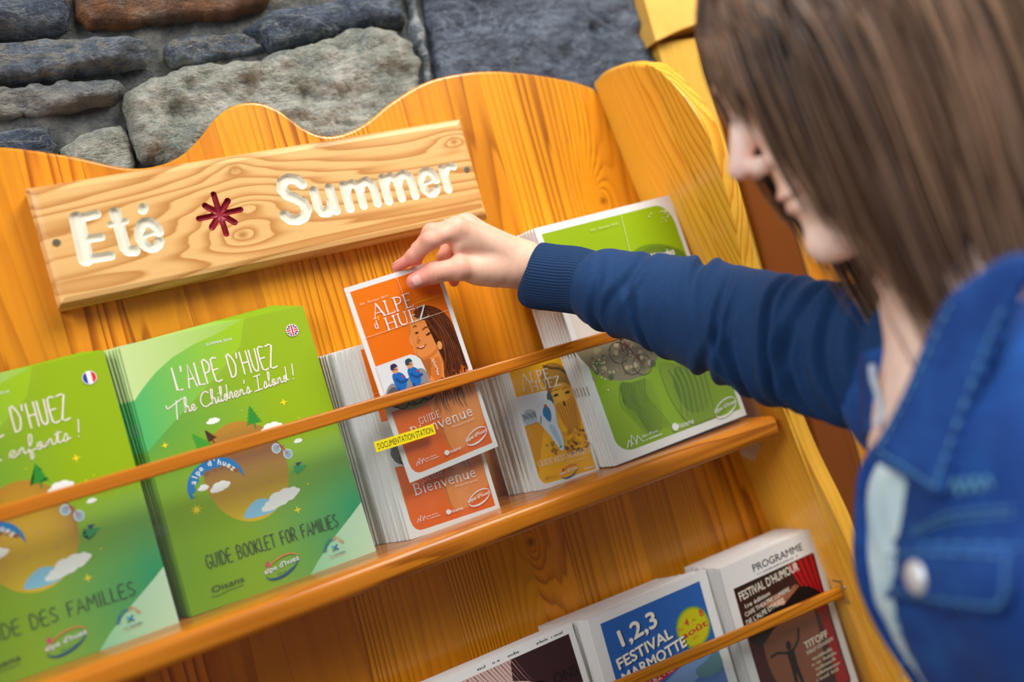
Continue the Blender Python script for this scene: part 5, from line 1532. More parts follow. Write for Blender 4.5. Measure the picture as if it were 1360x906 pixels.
# --- right hand: joints placed where the photo shows them
def J(px, py, y): return np.array(at_y(px, py, y))
def hand_sdf():
    wr0 = J(722, 362, -.098); wr = J(700, 355, -.100)
    knI = J(607, 304, -.118); knM = J(620, 299, -.094); knR = J(631, 306, -.074); knP = J(641, 318, -.058)
    idx = [knI, J(572, 319, -.124), J(550, 340, -.104), J(527, 355.5, -.090)]
    mid = [knM, J(573, 309, -.096), J(556, 332, -.082), J(552, 350, -.0785)]
    rng = [knR, J(597, 322, -.056), J(590, 342, -.058), J(601, 366, -.074)]
    pnk = [knP, J(612, 334, -.045), J(600, 350, -.048), J(603, 374, -.066)]
    thb = [J(668, 360, -.102), J(609, 357, -.114), J(576, 362.5, -.1105), J(550, 374, -.1065)]
    fingers = [(idx, [.0098, .0088, .0075, .0052]), (mid, [.0100, .0090, .0078, .0062]), (rng, [.0095, .0085, .0075, .0066]), (pnk, [.0085, .0072, .0066, .0058]), (thb, [.0155, .0118, .0105, .0082])]
    def f(X, Y, Z):
        d = cap(X, Y, Z, wr0, wr, .0245, .0235)
        # palm: fan from the wrist to each knuckle
        for kn, r in ((knI, .0125), (knM, .0125), (knR, .0120), (knP, .0110)):
            w = wr + (kn - wr) * .12
            d = smin(d, cap(X, Y, Z, w, kn, .0195, r), .012)
        d = smin(d, cap(X, Y, Z, wr, thb[0] + (thb[1] - thb[0]) * .15, .021, .0165), .012)
        # heel of the thumb and the web
        d = smin(d, ell(X, Y, Z, (thb[0] * .55 + thb[1] * .45), (.021, .014, .0155)), .010)
        d = smin(d, cap(X, Y, Z, knI * .55 + thb[1] * .45, thb[0] * .5 + knM * .5, .0070, .012), .012)
        for k, (pts, rad) in enumerate(fingers):
            g = None
            for i in range(3):
                s = cap(X, Y, Z, pts[i], pts[i+1], rad[i], rad[i+1])
                g = s if g is None else smin(g, s, .004)
            # knuckle swell
            for i in (1, 2):
                g = smin(g, np.sqrt((X-pts[i][0])**2 + (Y-pts[i][1])**2 + (Z-pts[i][2])**2) - rad[i] * 1.04, .003)
            d = smin(d, g, .0075 if k != 4 else .009)
        # creases over the thumb joint and at the index knuckle
        for (p, q, amp) in ((thb[1], thb[2], 1), (thb[2], thb[3], .8)):
            pass
        ax = (thb[3] - thb[2]); ax = ax / np.linalg.norm(ax); c0 = thb[2]
        s = (X-c0[0])*ax[0] + (Y-c0[1])*ax[1] + (Z-c0[2])*ax[2]; rr = np.sqrt((X-c0[0])**2 + (Y-c0[1])**2 + (Z-c0[2])**2)
        d = d + .00055 * np.cos(s / .0030 * 2 * np.pi * .8) * np.exp(-(rr / .013) ** 4) * (np.abs(s) < .006)
        # tendon ridges on the back of the hand
        d = d - .0006 * np.exp(-(np.abs(cap(X, Y, Z, wr, knI, 0, 0) - .016) / .004) ** 2)
        return d
    return f, fingers, wr0, wr
hf, fingers, wr0, wr = hand_sdf()
allp = np.concatenate([np.array(p) for p, _ in fingers] + [[wr0]])
hlo, hhi = allp.min(0) - .03, allp.max(0) + .03
HP, HF = surface_nets(hf, hlo, hhi, .00115)
# forearm continues inside the sleeve
elbow = np.array(at_d(975, 436, .86)); shoulder_r = np.array((.195, -.425, -.268))

# --- head and neck, in the head's own axes
cR = np.array(CAM_ROT)
Fh = cR @ np.array((-.885, -.430, -.17)); Fh /= np.linalg.norm(Fh)
Uh = cR @ np.array((-.44, .885, .0)); Uh -= Fh * Uh.dot(Fh); Uh /= np.linalg.norm(Uh)
Lh = np.cross(Uh, Fh)
HC0 = np.array(at_d(1152, 95, .685))
def to_w(a, b, l): return HC0 + Fh * a + Uh * b + Lh * l
def head_local(X, Y, Z):
    q = (X - HC0[0], Y - HC0[1], Z - HC0[2])
    return [q[0]*A[0] + q[1]*A[1] + q[2]*A[2] for A in (Fh, Uh, Lh)]
neck_base = np.array((.150, -.536, -.262))
nb_loc = np.array([np.dot(neck_base - HC0, A) for A in (Fh, Uh, Lh)])
def head_f(X, Y, Z):
    a, b, l = head_local(X, Y, Z); al = np.abs(l)
    d = ell(a, b, l, (-.012, .030, 0), (.094, .092, .075))
    d = smin(d, ell(a, b, l, (.035, -.020, 0), (.058, .080, .058)), .02)
    d = smin(d, ell(a, b, l, (.050, .045, 0), (.048, .050, .060)), .02)           # forehead
    d = smin(d, cap(a, b, al, (.070, -.098, 0), (.005, -.065, .050), .018, .018), .02)
    d = smin(d, np.sqrt((a-.079)**2 + (b+.102)**2 + l**2) - .0155, .012)          # chin
    d = smin(d, ell(a, b, l, (.070, -.058, 0), (.022, .036, .030)), .012)      # muzzle
    d = smin(d, ell(a, b, al, (.055, -.035, .036), (.028, .030, .022)), .015)     # cheeks
    d = smin(d, cap(a, b, l, (.090, .022, 0), (.112, -.022, 0), .0075, .0100), .008)
    d = smin(d, cap(a, b, l, (.096, .040, 0), (.090, .020, 0), .010, .0075), .008)
    d = smin(d, np.sqrt((a-.101)**2 + (b+.028)**2 + (al-.0115)**2) - .0080, .004)  # wings
    d = smax(d, -(np.sqrt((a-.1065)**2 + (b+.0365)**2 + (al-.0060)**2) - .0038), .002)
    d = smin(d, ell(a, b, l, (.0895, -.056, 0), (.0085, .0055, .022)), .004)       # lips
    d = smin(d, ell(a, b, l, (.0870, -.067, 0), (.0085, .0065, .019)), .004)
    d = d + .0012 * np.exp(-((b+.0612)/.0018)**2) * (a > .085) * (al < .022)
    d = smax(d, -(ell(a, b, al, (.098, .008, .032), (.014, .011, .017))), .010)
    d = smin(d, ell(a, b, al, (.078, .008, .031), (.0135, .0125, .0135)), .002)   # closed lids
    d = smin(d, ell(a, b, al, (-.006, -.004, .074), (.018, .030, .008)), .004)    # ears
    d = smax(d, -(ell(a, b, al, (.000, -.004, .084), (.009, .018, .007))), .004)
    d = smin(d, cap(a, b, l, (-.020, -.060, 0), tuple(nb_loc), .053, .055), .025)
    sh = cap(X, Y, Z, (.185, -.50, -.300), (.165, -.60, -.300), .060, .060)
    d = smin(d, sh, .04)
    d = smin(d, ell(X, Y, Z, (.128, -.545, -.335), (.054, .095, .085)), .03)
    return d
c8 = [to_w(a, b, l) for a in (-.12, .14) for b in (-.15, .14) for l in (-.10, .10)] + [neck_base + np.array((.10, .15, -.12)), neck_base + np.array((-.12, -.16, -.12))]
c8 = np.array(c8)
FP, FF = surface_nets(head_f, c8.min(0), c8.max(0), .0030)

# forearm, left arm and hand, hips and legs inside the clothes: coarse, same body
hipL = np.array((.19, -.64, -.78)); hipR = np.array((.21, -.46, -.78))
kneeL = np.array((.17, -.66, -1.17)); kneeR = np.array((.20, -.42, -1.17))
ankL = np.array((.20, -.67, -1.545)); ankR = np.array((.22, -.40, -1.545))
shoulder_l = np.array((.165, -.715, -.285)); elbL = np.array((.235, -.790, -.540)); wrL = np.array((.150, -.770, -.770))
A1, A2, A3 = np.array(at_d(830, 390, .957)), np.array(at_d(970, 428, .900)), np.array(at_d(1090, 462, .832))
def arm_f(X, Y, Z):
    d = cap(X, Y, Z, wr, A1, .0220, .028)
    d = smin(d, cap(X, Y, Z, A1, A2, .028, .038), .02); d = smin(d, cap(X, Y, Z, A2, A3, .038, .042), .02); d = smin(d, cap(X, Y, Z, A3, shoulder_r, .040, .046), .02)
    d = smin(d, cap(X, Y, Z, shoulder_l, elbL, .046, .036), .02)
    d = smin(d, cap(X, Y, Z, elbL, wrL, .036, .023), .02)
    d = smin(d, ell(X, Y, Z, (.15, -.56, -.42), (.085, .14, .17)), .04)
    d = smin(d, ell(X, Y, Z, (.18, -.55, -.74), (.095, .15, .14)), .06)
    for h, k, a in ((hipL, kneeL, ankL), (hipR, kneeR, ankR)):
        d = smin(d, cap(X, Y, Z, h, k, .078, .052), .03); d = smin(d, cap(X, Y, Z, k, a, .052, .034), .02)
    return d
BP, BF = surface_nets(arm_f, np.array((-.05, -.88, -1.60)), np.array((.36, -.05, -.06)), .010)
# the left hand hangs relaxed: five short tapering fingers
def lhand_f(X, Y, Z):
    w = wrL; d = cap(X, Y, Z, w, w + np.array((-.012, .0, -.05)), .022, .024)
    d = smin(d, cap(X, Y, Z, w + np.array((-.03, 0, -.065)), w + np.array((.022, .0, -.07)), .015, .014), .012)
    for k in range(4):
        b = w + np.array((-.032 + .018 * k, 0, -.072)); L = (.072, .080, .075, .060)[k]
        m = b + np.array((-.004, .004, -L * .5)); e = b + np.array((-.006, .018, -L * .95))
        d = smin(d, smin(cap(X, Y, Z, b, m, .0092, .0082), cap(X, Y, Z, m, e, .0082, .0062), .004), .005)
    b = w + np.array((-.022, .006, -.03)); m = b + np.array((-.030, .014, -.030)); e = m + np.array((-.006, .006, -.030))
    d = smin(d, smin(cap(X, Y, Z, b, m, .013, .0100), cap(X, Y, Z, m, e, .0100, .0075), .004), .008)
    return d
LP, LF = surface_nets(lhand_f, wrL - np.array((.08, .05, .19)), wrL + np.array((.06, .06, .03)), .0035)
P, F = join_meshes([(HP, HF), (FP, FF), (BP, BF), (LP, LF)])
cols = np.tile(np.array(lin('#fbcdb2')), (len(P), 1))
def tint(center, rad, col, amt, n=2):
    global cols
    d = np.linalg.norm(P - np.array(center), axis=1); k = (amt * np.exp(-(d / rad) ** n))[:, None]
    cols = cols * (1 - k) + np.array(lin(col)) * k
for pts, rad in fingers:
    tint(pts[3], .018, '#ea7a72', .9); tint(pts[2], .014, '#ec8a7c', .7); tint(pts[1], .015, '#ee8e7c', .65); tint(pts[0], .014, '#f29a84', .55)
tint(to_w(.112, -.026, 0), .016, '#f08a8a', .6); tint(to_w(.095, -.061, 0), .016, '#d87a78', .8, 4); tint(to_w(.06, -.03, .05), .03, '#f0aca0', .4)
fm = np.zeros(len(P), bool); fm[len(HP):len(HP)+len(FP)] = True
cols[fm] = cols[fm] * .6 + np.array(lin('#ffe9e2')) * .6  # head and neck skin lightened: bright light on the face put into the colour
body = pp(np_obj('body', P, F, M['skin'], None, cols=cols))

# fingernails
def nail(tip, prev, rad, face, name='fingernail', ln=.0115, wd=.0098):
    tip = Vector(tip); prev = Vector(prev); ax = (tip - prev).normalized(); up_ = Vector(face); up_ = (up_ - ax * up_.dot(ax)).normalized(); sd = ax.cross(up_)
    V = []; F = []; nu, nv = 7, 8
    for j in range(nv + 1):
        s = j / nv
        for i in range(nu + 1):
            u = (i / nu - .5) * 2; w_ = wd / 2 * math.sqrt(max(0.05, 1 - max(0, (s - .6) / .45) ** 2)) * (.9 + .1 * s) * (1 - .35 * max(0, (.15 - s) / .15) ** 2)
            th = u * w_ / rad
            p = tip - ax * (ln * .42) + ax * (ln * (s - .35)) + (up_ * math.cos(th) + sd * math.sin(th)) * (rad + .0004 - .0016 * max(0, s - .5) ** 1.5)
            V.append(p)
    for j in range(nv):
        for i in range(nu): q = j * (nu + 1) + i; F.append((q, q+1, q+nu+2, q+nu+1))
    o = new_mesh(name, V, F, M['nail'], None, smooth=True)
    o.modifiers.new('s', 'SOLIDIFY').thickness = .0006
    o.parent = body
    return o
tocam = Vector(CAM_LOC) - Vector(fingers[4][0][3])
thp = fingers[4][0]
nail(thp[3], thp[2], .0084, tocam.normalized() + Vector((-.15, 0, -.10)), ln=.0150, wd=.0132)
ixp = fingers[0][0]
nail(ixp[3], ixp[2], .0058, Vector((-.3, .15, .85)), ln=.010, wd=.008)
# thin ring on the middle finger
mp = fingers[1][0]
ringc = Vector(mp[0] * .45 + mp[1] * .55); axm = Vector(mp[1] - mp[0]).normalized()
sA = axm.orthogonal().normalized(); sB = axm.cross(sA)
rp = [ringc + (sA * math.cos(2 * math.pi * k / 24) + sB * math.sin(2 * math.pi * k / 24)) * .0103 for k in range(25)]
V, F = tube(rp, [.0009] * 25, 6, cap=False)
pp(new_mesh('ring', V, F, M['silver'], None, smooth=True))

# --- sleeve: lofted along the arm with folds
SL = [(704, 363, 1.000, 39), (712, 366, .998, 43), (735, 369, .990, 44), (762, 372, .982, 44.5), (783, 377, .974, 43.5)]
cuffp = [Vector(at_d(px, py, d)) for px, py, d, r in SL]; cuffr = [r / FPX * d for px, py, d, r in SL]
def loft(path, rad, nring, nth, disp, squash=1.0):
    pts = catmull(path, 10); rr = [v.x for v in catmull([(r, 0, 0) for r in rad], 10)]
    # resample
    L = [0]
    for i in range(1, len(pts)): L.append(L[-1] + (pts[i] - pts[i-1]).length)
    out = []; rs = []
    for j in range(nring + 1):
        s = L[-1] * j / nring; i = max(1, next((k for k in range(1, len(L)) if L[k] >= s - 1e-9), len(L) - 1)); u = (s - L[i-1]) / max(1e-9, L[i] - L[i-1])
        out.append(pts[i-1].lerp(pts[i], u)); rs.append(rr[i-1] * (1 - u) + rr[i] * u)
    V = []; F = []
    for j, p in enumerate(out):
        tg = (out[min(j+1, nring)] - out[max(j-1, 0)]).normalized()
        toc = (CAM_LOC - p).normalized(); s1 = (toc - tg * toc.dot(tg)).normalized(); s2 = tg.cross(s1)
        for k in range(nth):
            th = 2 * math.pi * k / nth
            r = rs[j] + disp(j / nring, th, p)
            V.append(p + (s1 * math.cos(th) * squash + s2 * math.sin(th)) * r)
    for j in range(nring):
        for k in range(nth):
            F.append((j*nth + k, j*nth + (k+1) % nth, (j+1)*nth + (k+1) % nth, (j+1)*nth + k))
    return V, F, out, rs
NR = 70
V, F, _, _ = loft(cuffp, cuffr, 30, NR * 4, lambda s, th, p: .00055 * math.cos(th * NR) - (.004 * (1 - s / .10) ** 2 if s < .10 else 0) + .0012 * mnoise.noise(p * 30), .92)
# turn the cuff edge inwards
n4 = NR * 4; inner = [Vector(cuffp[0]) + (V[k] - Vector(cuffp[0])) * .88 + (cuffp[1] - cuffp[0]).normalized() * .014 for k in range(n4)]
b = len(V); V = V + inner
F = F + [(b + k, b + (k+1) % n4, (k+1) % n4, k) for k in range(n4)]
pp(new_mesh('sleeve_cuff', V, F, M['cuff'], None, smooth=True))
AL = [(776, 375, .976, 42), (792, 380, .968, 51), (830, 390, .955, 57), (880, 402, .94, 64), (940, 420, .915, 76), (1000, 438, .885, 82), (1060, 455, .85, 84), (1120, 468, .815, 86), (1180, 476, .78, 92), (1235, 484, .745, 88)]
armp = [Vector(at_d(px, py, d)) for px, py, d, r in AL]; armr = [r / FPX * d for px, py, d, r in AL]
FOLDS = [  # (s along, theta centre, theta width, slant, amplitude, width)
    (.10, 1.2, 1.6, .02, -.0028, .012), (.16, -.6, 1.4, -.03, -.0022, .014), (.235, .9, 1.0, .06, -.0030, .014), (.33, -1.3, 1.1, .05, -.0035, .016),
    (.43, 1.5, 1.2, -.05, -.0040, .018), (.50, .3, 1.0, .05, -.0045, .013), (.58, 1.3, 1.3, .04, -.0060, .015), (.655, .2, 1.5, .035, -.0075, .013),
    (.72, -.6, 1.2, -.02, -.0045, .016), (.76, 1.0, 1.0, .05, -.0070, .014), (.84, .4, 1.4, .04, -.0065, .016), (.92, -.3, 1.4, .02, -.005, .02)]
def sleeve_disp(s, th, p):
    d = 0; th = (th + math.pi) % (2 * math.pi) - math.pi
    for (s0, t0, tw, sl_, am, w) in FOLDS:
        c0 = s0 + sl_ * (th - t0) + .008 * math.sin(th * 3 + s0 * 20)
        dt = (th - t0); e = math.exp(-(dt / tw) ** 2)
        x = (s - c0) / w
        d += am * 1.55 * e * (math.exp(-x * x) - .75 * math.exp(-(x - 1.9) ** 2) - .6 * math.exp(-(x + 1.9) ** 2))
    d += .0028 * mnoise.fractal(p * 22, 1.0, 2.0, 3) * min(1, s * 4)
    if s < .04: d -= .004 * (1 - s / .04)
    return d
V, F, _, _ = loft(armp, armr, 190, 150, sleeve_disp, .95)
pp(new_mesh('sleeve', V, F, M['sleeve'], None, smooth=True))

# --- jacket
def jacket_f(X, Y, Z):
    d = ell(X, Y, Z, (.144, -.590, -.400), (.112, .142, .185))
    d = smin(d, ell(X, Y, Z, (.140, -.560, -.640), (.110, .165, .200)), .06)
    d = smin(d, cap(X, Y, Z, (.190, -.445, -.296), (.170, -.690, -.306), .060, .060), .04)
    d = smin(d, ell(X, Y, Z, (.082, -.620, -.400), (.062, .068, .075)), .04)
    d = smin(d, ell(X, Y, Z, (.100, -.508, -.405), (.058, .054, .085)), .04)
    d = smin(d, cap(X, Y, Z, tuple(shoulder_l), tuple(elbL), .062, .056), .03)
    d = smin(d, cap(X, Y, Z, tuple(elbL), tuple(wrL + np.array((.01, 0, .03))), .056, .044), .02)
    # soft folds
    d = d + .0035 * np.sin(X * 60 + Z * 34 + 2 * np.sin(Y * 22)) * np.cos(Y * 30 - Z * 17)
    # neck opening
    d = smax(d, -cap(X, Y, Z, tuple(neck_base + np.array((-.01, 0, .10))), tuple(neck_base + np.array((-.012, 0, -.02))), .074, .060), .012)
    # cut off at the hem and at the cuff of the left sleeve
    d = smax(d, -.76 - Z, .004)
    return d
def front_w(Z): return np.interp(-Z, [.27, .30, .36, .42, .50, .62, .76], [.050, .032, .021, .017, .018, .020, .024])
def front_c(Z): return np.interp(-Z, [.27, .30, .36, .42, .50, .76], [-.530, -.520, -.506, -.500, -.500, -.505])
def jacket_open(X, Y, Z):
    d = jacket_f(X, Y, Z)
    slot = np.maximum(np.abs(Y - front_c(Z)) - front_w(Z), X - .11)
    inner = jacket_f(X, Y, Z) + .007
    return smax(d, -np.maximum(slot, -1e9 * 0 + slot), .004)
JP, JF = surface_nets(jacket_open, np.array((-.06, -.88, -.80)), np.array((.34, -.32, -.20)), .0042)
jacket = pp(np_obj('jacket', JP, JF, M['denim'], None))
def shirt_f(X, Y, Z):
    d = jacket_f(X, Y, Z) + .008
    d = smax(d, -ell(X, Y, Z, (.06, -.530, -.235), (.075, .055, .075)), .01)      # scooped neck
    d = d + .0012 * np.sin(Y * 240 + 3 * np.sin(Z * 60))
    return d
SP, SF = surface_nets(shirt_f, np.array((-.06, -.72, -.80)), np.array((.30, -.36, -.22)), .006)
pp(np_obj('shirt', SP, SF, M['shirt'], None))

# jeans and shoes
def jeans_f(X, Y, Z):
    d = ell(X, Y, Z, (.19, -.555, -.78), (.112, .168, .13))
    for h, k, a in ((hipL, kneeL, ankL), (hipR, kneeR, ankR)):
        d = smin(d, cap(X, Y, Z, h, k, .092, .066), .03); d = smin(d, cap(X, Y, Z, k, a, .066, .055), .02)
    return smax(smax(d, -1.555 - Z, .003), Z + .70, .01)
QP, QF = surface_nets(jeans_f, np.array((.02, -.78, -1.60)), np.array((.34, -.28, -.66)), .009)
pp(np_obj('jeans', QP, QF, M['jeans'], None))
for an in (ankL, ankR):
    def shoe_f(X, Y, Z):
        d = smin(cap(X, Y, Z, (an[0] + .03, an[1], -1.580), (an[0] - .15, an[1], -1.592), .040, .028), cap(X, Y, Z, (an[0], an[1], -1.53), (an[0], an[1], -1.575), .042, .045), .03)
        return smax(d, FLOOR_Z + .001 - Z, .003)
    p_, f_ = surface_nets(shoe_f, an + np.array((-.24, -.08, -.09)), an + np.array((.12, .08, .06)), .006)
    pp(np_obj('shoe', p_, f_, M['shoe'], None))

# --- details laid on the jacket surface: collar, pocket flap, seams, button
dg = bpy.context.evaluated_depsgraph_get(); dg.update()
tree = BVHTree.FromPolygons([tuple(v) for v in JP], [tuple(f) for f in JF])
def onj(px, py, fallback=.62, off=.0):
    d = ray(px, py).normalized(); h = tree.ray_cast(CAM_LOC, d)
    if h[0] is None: return Vector(at_d(px, py, fallback)) , -d
    n = h[1] if h[1].dot(d) < 0 else -h[1]
    return h[0] + n * off, n
PLANES = {}
def patch(name, outline, thick, off, mat, n=16, puff=.0, plane=False, parent=jacket):
    """a piece of cloth over the jacket: outline (pixels) filled with a fine grid and dropped on the surface"""
    P2 = [(p.x, p.y) for p in catmull([(x, y, 0) for x, y in outline], 3, closed=True)] if len(outline) > 6 else outline
    bm = bmesh.new(); vs = [bm.verts.new((x, y, 0)) for x, y in P2]; bm.faces.new(vs)
    xs_ = [p[0] for p in P2]; ys_ = [p[1] for p in P2]; st = 9
    for k in range(int(min(xs_)) + st, int(max(xs_)), st): bmesh.ops.bisect_plane(bm, geom=bm.verts[:] + bm.edges[:] + bm.faces[:], plane_co=(k, 0, 0), plane_no=(1, 0, 0))
    for k in range(int(min(ys_)) + st, int(max(ys_)), st): bmesh.ops.bisect_plane(bm, geom=bm.verts[:] + bm.edges[:] + bm.faces[:], plane_co=(0, k, 0), plane_no=(0, 1, 0))
    pos = []
    for v in bm.verts:
        p, nn_ = onj(v.co.x, v.co.y); pos.append((CAM_LOC - p).length)
    med = sorted(pos)[len(pos) // 2]
    if plane:
        A_ = np.array([[v.co.x, v.co.y, 1] for v in bm.verts])
        FPs = [(1205, 668), (1250, 668), (1290, 620), (1330, 560), (1350, 500), (1300, 690), (1352, 620)]
        sol = np.linalg.lstsq(np.array([[x, y, 1] for x, y in FPs]), np.array([(onj(x, y)[0] - CAM_LOC).length for x, y in FPs]), rcond=None)[0]
        pos = list(A_ @ sol); med = sum(pos) / len(pos)
        nrm = (CAM_LOC - Vector(at_d(1250, 520, .6))).normalized(); PLANES[name] = (sol, nrm, off + thick)
    for v, L in zip(bm.verts, pos):
        px_, py_ = v.co.x, v.co.y
        d = ray(px_, py_).normalized(); L = min(max(L, med - .08), med + .08)
        p, nn_ = onj(px_, py_)
        if plane: nn_ = nrm
        e = min(math.hypot(px_ - a, py_ - b) for a, b in P2)
        v.co = CAM_LOC + d * L + nn_ * (off + thick + puff * min(1, e / 25))
    for _ in range(3): bmesh.ops.smooth_vert(bm, verts=[v for v in bm.verts if not v.is_boundary], factor=.5, use_axis_x=True, use_axis_y=True, use_axis_z=True)
    bmesh.ops.triangulate(bm, faces=[f for f in bm.faces if len(f.verts) > 4])
    bm.normal_update()
    if sum((f.normal.dot(CAM_LOC - f.calc_center_median()) for f in bm.faces)) < 0: bmesh.ops.reverse_faces(bm, faces=bm.faces)
    o = bm_obj(name, bm, mat, None, smooth=True)
    m = o.modifiers.new('s', 'SOLIDIFY'); m.thickness = thick; m.offset = -1
    o.parent = parent
    return o
def seam(pix, off=.004, r=.0007, dash=True, name='stitching', mat=None, on=None):
    pts = catmull([(x, y, 0) for x, y in pix], 14)
    if on: sol, nrm, o_ = PLANES[on]; W3 = [CAM_LOC + ray(p.x, p.y).normalized() * float(sol[0] * p.x + sol[1] * p.y + sol[2]) + nrm * (o_ + .006) for p in pts]
    else: W3 = [onj(p.x, p.y, off=off)[0] for p in pts]
    V = []; F = []
    step = 3 if dash else 1
    i = 0
    while i + 1 < len(W3):
        seg = W3[i:i+3] if dash else W3
        v, f = tube(seg, [r] * len(seg), 6); b = len(V); V += v; F += [tuple(k + b for k in q) for q in f]
        if not dash: break
        i += step
    o = new_mesh(name, V, F, mat or M['thread'], None, smooth=True); o.parent = jacket; o['kind'] = 'stuff'
    return o
patch('collar', [(1292, 372), (1254, 403), (1230, 450), (1205, 512), (1180, 562), (1160, 603), (1200, 630), (1246, 657), (1258, 622), (1280, 555), (1308, 486), (1338, 415), (1368, 350), (1335, 345)], .0045, .012, M['denim'], puff=.004, plane=True)
patch('pocket_flap', [(1188, 722), (1230, 722), (1290, 726), (1350, 732), (1356, 745), (1354, 780), (1345, 805), (1325, 813), (1270, 806), (1220, 796), (1188, 790), (1180, 765)], .0035, .003, M['denim'], puff=.002)
seam([(1170, 596), (1205, 619), (1242, 643)], on='collar'); seam([(1242, 643), (1256, 600), (1296, 490), (1330, 410)], on='collar'); seam([(1172, 590), (1216, 505), (1262, 408)], on='collar')
seam([(1170, 742), (1240, 735), (1352, 745)], .0085); seam([(1165, 730), (1240, 722), (1360, 728)], .0045)
seam([(1190, 780), (1240, 790), (1320, 802), (1342, 795), (1346, 750)], .0085)
seam([(1222, 703), (1270, 682), (1350, 676)], .004); seam([(1218, 710), (1270, 692), (1350, 686)], .004)
seam([(1185, 690), (1192, 780), (1200, 900)], .003)
bp_, bn = onj(1232, 766, off=.0085)
bm = bmesh.new()
rot = bn.to_track_quat('Z', 'Y').to_matrix().to_4x4()
bmesh.ops.create_cone(bm, segments=28, radius1=.0112, radius2=.0095, depth=.003, cap_ends=True, matrix=Matrix.Translation(bp_) @ rot)
r_ = bmesh.ops.create_uvsphere(bm, u_segments=20, v_segments=10, radius=.0094, matrix=Matrix.Translation(bp_ + bn * .0008) @ rot @ Matrix.Diagonal((1, 1, .35, 1)))
ob = bm_obj('button', bm, M['silver'], None, smooth=True); ob['label'] = 'round silver snap button on the pocket flap'; ob.parent = jacket
# embroidered patch of thread above the pocket
seam([(1268, 650), (1274, 638), (1280, 656), (1287, 636), (1294, 654), (1300, 635), (1308, 652), (1314, 634), (1322, 648)], .004, .0009, dash=False, name='embroidery')
# beads hanging at the opening of the jacket
nk = catmull([(1158, 488, 0), (1160, 505, 0), (1166, 525, 0), (1170, 548, 0), (1166, 562, 0)], 6)
bm = bmesh.new()
for p in nk:
    q = Vector(at_d(p.x, p.y, .655)); bmesh.ops.create_uvsphere(bm, u_segments=8, v_segments=6, radius=.0026, matrix=Matrix.Translation(q))
pp(bm_obj('bead_trim', bm, M['pearl'], None, smooth=True))
# right front of the jacket's collar, hanging on the far side of the neck
V = []; F = []
lp_ = [(1130, 470), (1150, 492), (1172, 470), (1196, 445)]
for j in range(9):
    for i in range(5):
        u = i / 4; w_ = j / 8
        x = (1146 + 60 * u) * (1 - w_) + (1152 + 18 * u) * w_; y = (470 - 20 * u) * (1 - w_) + (585 - 30 * u) * w_
        V.append(Vector(at_d(x, y, .70 - .02 * math.sin(u * 3))))
for j in range(8):
    for i in range(4): q = j * 5 + i; F.append((q, q+1, q+6, q+5))
o = new_mesh('collar', V, F, M['denim'], None, smooth=True); o.modifiers.new('s', 'SOLIDIFY').thickness = .004; o.parent = jacket

# --- hair: a full bob as thousands of strands over an inner cap
t = NT('brown_hair'); at_ = t.n('ShaderNodeAttribute', attribute_name='Col')
t.bsdf(at_.outputs[0], .42); t.b.inputs['Specular IOR Level'].default_value = .55
M['hair'] = t.m
rh = random.Random(12)
HVs = []; HFs = []; HCs = []
hv = 0
down_w = np.array((0, 0, -1.0))
down_l = np.array([down_w.dot(A) for A in (Fh, Uh, Lh)])
def hair_env(a_, b_, l_, k):
    """radius factor of the hair envelope"""
    return ((a_ + .016) / (.122 * k)) ** 2 + ((b_ - .022) / (.128 * k)) ** 2 + (l_ / (.105 * k)) ** 2
pal = [lin(c) for c in ('#4a352a', '#63483a', '#7c5f4c', '#94725a', '#a88668', '#2e211c', '#857064', '#b59478')]
def strand(phi, th0, th1, k, drop, flare, clump_col, wd):
    """phi: direction round the head (0 = front, 90 = left, towards the camera); th from the crown"""
    pts = []
    nA = 9
    for i in range(nA + 1):
        th = th0 + (th1 - th0) * i / nA
        ph = phi + flare * (i / nA) ** 1.5 * .35
        sa = math.sin(th); 
        a_ = -.016 + .122 * k * sa * math.cos(ph); l_ = .100 * k * sa * math.sin(ph); b_ = .022 + .126 * k * math.cos(th)
        wv = .0055 * math.sin(th * 5 + phi * 3 + k * 40); pts.append(np.array((a_ + wv, b_, l_ + wv)))
    d = pts[-1] - pts[-2]; d /= np.linalg.norm(d); p = pts[-1].copy()
    nB = 8; stp_ = drop / nB
    g = down_l * .55 + np.array((0, -1, 0)) * .45
    for i in range(nB):
        d = d * .55 + g * .45 + np.array((rh.gauss(0, .02), 0, rh.gauss(0, .02))); 
        inw = np.array((-p[0] - .01, 0, -p[2])); inw /= np.linalg.norm(inw) + 1e-9
        d = d + inw * (.02 + .16 * (i / nB) ** 2); d /= np.linalg.norm(d)
        p = p + d * stp_; pts.append(p.copy())
    return pts
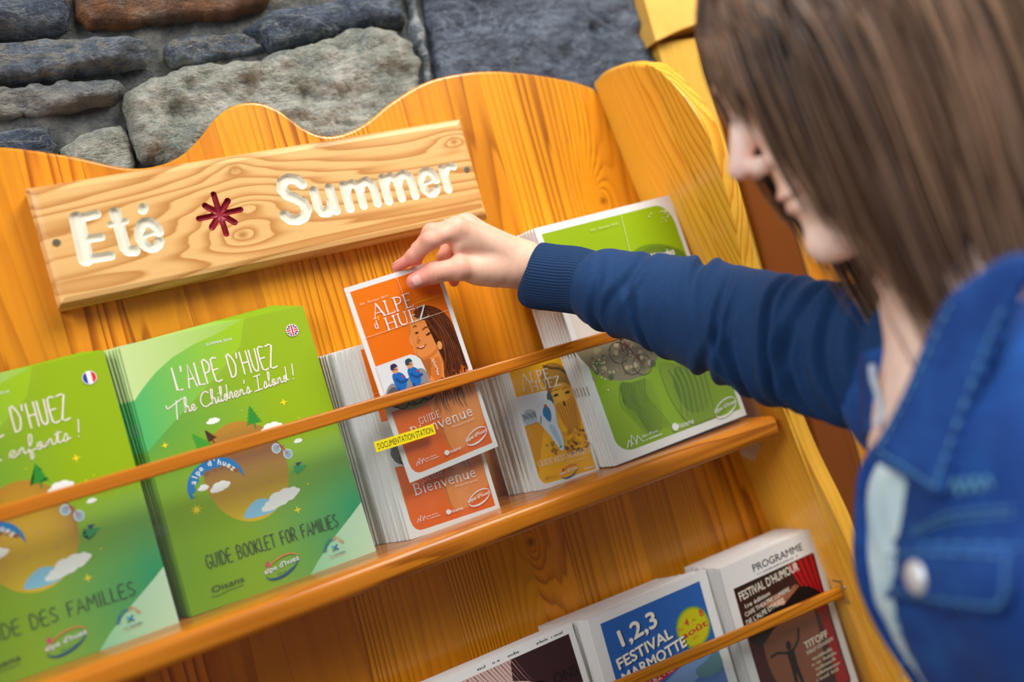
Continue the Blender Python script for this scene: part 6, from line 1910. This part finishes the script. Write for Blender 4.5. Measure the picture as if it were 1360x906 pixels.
def add_strand(pts, wd, col, w0=1.0):
    global hv
    W3 = [to_w(*p) for p in pts]; n = len(W3); cs = []
    for i, p in enumerate(W3):
        tg = W3[min(i+1, n-1)] - W3[max(i-1, 0)]; tg /= np.linalg.norm(tg) + 1e-9
        out = p - HC0; out -= tg * out.dot(tg); out /= np.linalg.norm(out) + 1e-9
        sd = np.cross(tg, out); s = i / (n - 1)
        w = wd * (1 - .75 * max(0, s - .55) / .45)
        HVs.extend([p + sd * w, p + out * w * .6, p - sd * w]); 
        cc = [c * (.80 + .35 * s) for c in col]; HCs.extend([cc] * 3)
    for i in range(n - 1):
        b = hv + i * 3
        HFs.extend([(b, b+1, b+4, b+3), (b+1, b+2, b+5, b+4), (b+2, b, b+3, b+5)])
    hv += 3 * n
for k_ in range(4200):
    phi = rh.uniform(-180, 180)
    layer = rh.random()
    clump = mnoise.noise(Vector((phi * .09, layer * 3, 1.3)))
    ci = min(7, max(0, int(3.2 + clump * 5 + rh.gauss(0, 1.0)))); col = mix(pal[ci], pal[rh.randrange(8)], .25)
    ap = abs(phi); pr = math.radians(phi)
    if ap < 20: th1 = math.radians(rh.uniform(58, 74)); drop = rh.uniform(.042, .062)      # fringe
    elif ap < 45: th1 = math.radians(rh.uniform(70, 84)); drop = rh.uniform(.07, .10) + (ap - 20) / 25 * .125
    else: th1 = math.radians(rh.uniform(82, 96)); drop = rh.uniform(.115, .160) + (.095 * max(0, (74 - ap) / 29) - .006 * min(1, max(0, (ap - 62) / 14)) if ap < 76 else .060)
    kk = .90 + .14 * layer + .025 * math.sin(phi * .21 + 3 * layer) + .02 * clump
    fl = (.5 if phi > 0 else -.5) * (1 if ap < 120 else .2) * rh.uniform(.3, 1.2)
    pts = strand(pr, math.radians(rh.uniform(4, 40)), th1, kk, drop, fl, col, 1)
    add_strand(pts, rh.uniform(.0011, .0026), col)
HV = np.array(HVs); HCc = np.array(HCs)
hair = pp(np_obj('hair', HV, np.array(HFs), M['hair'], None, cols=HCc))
def haircap_f(X, Y, Z):
    a, b, l = head_local(X, Y, Z)
    d = ell(a, b, l, (-.018, .024, 0), (.108, .112, .090))
    d = smin(d, ell(a, b, l, (-.045, -.050, 0), (.075, .085, .082)), .03)
    d = smax(d, -ell(a, b, l, (.085, -.070, 0), (.085, .125, .078)), .01)
    return d
cc_ = np.array([to_w(a, b, l) for a in (-.14, .12) for b in (-.15, .15) for l in (-.11, .11)])
KP, KF = surface_nets(haircap_f, cc_.min(0), cc_.max(0), .005)
hc = np_obj('under_hair', KP, KF, M['hair'], None, cols=np.tile(np.array(lin('#38251b')), (len(KP), 1))); hc.parent = hair
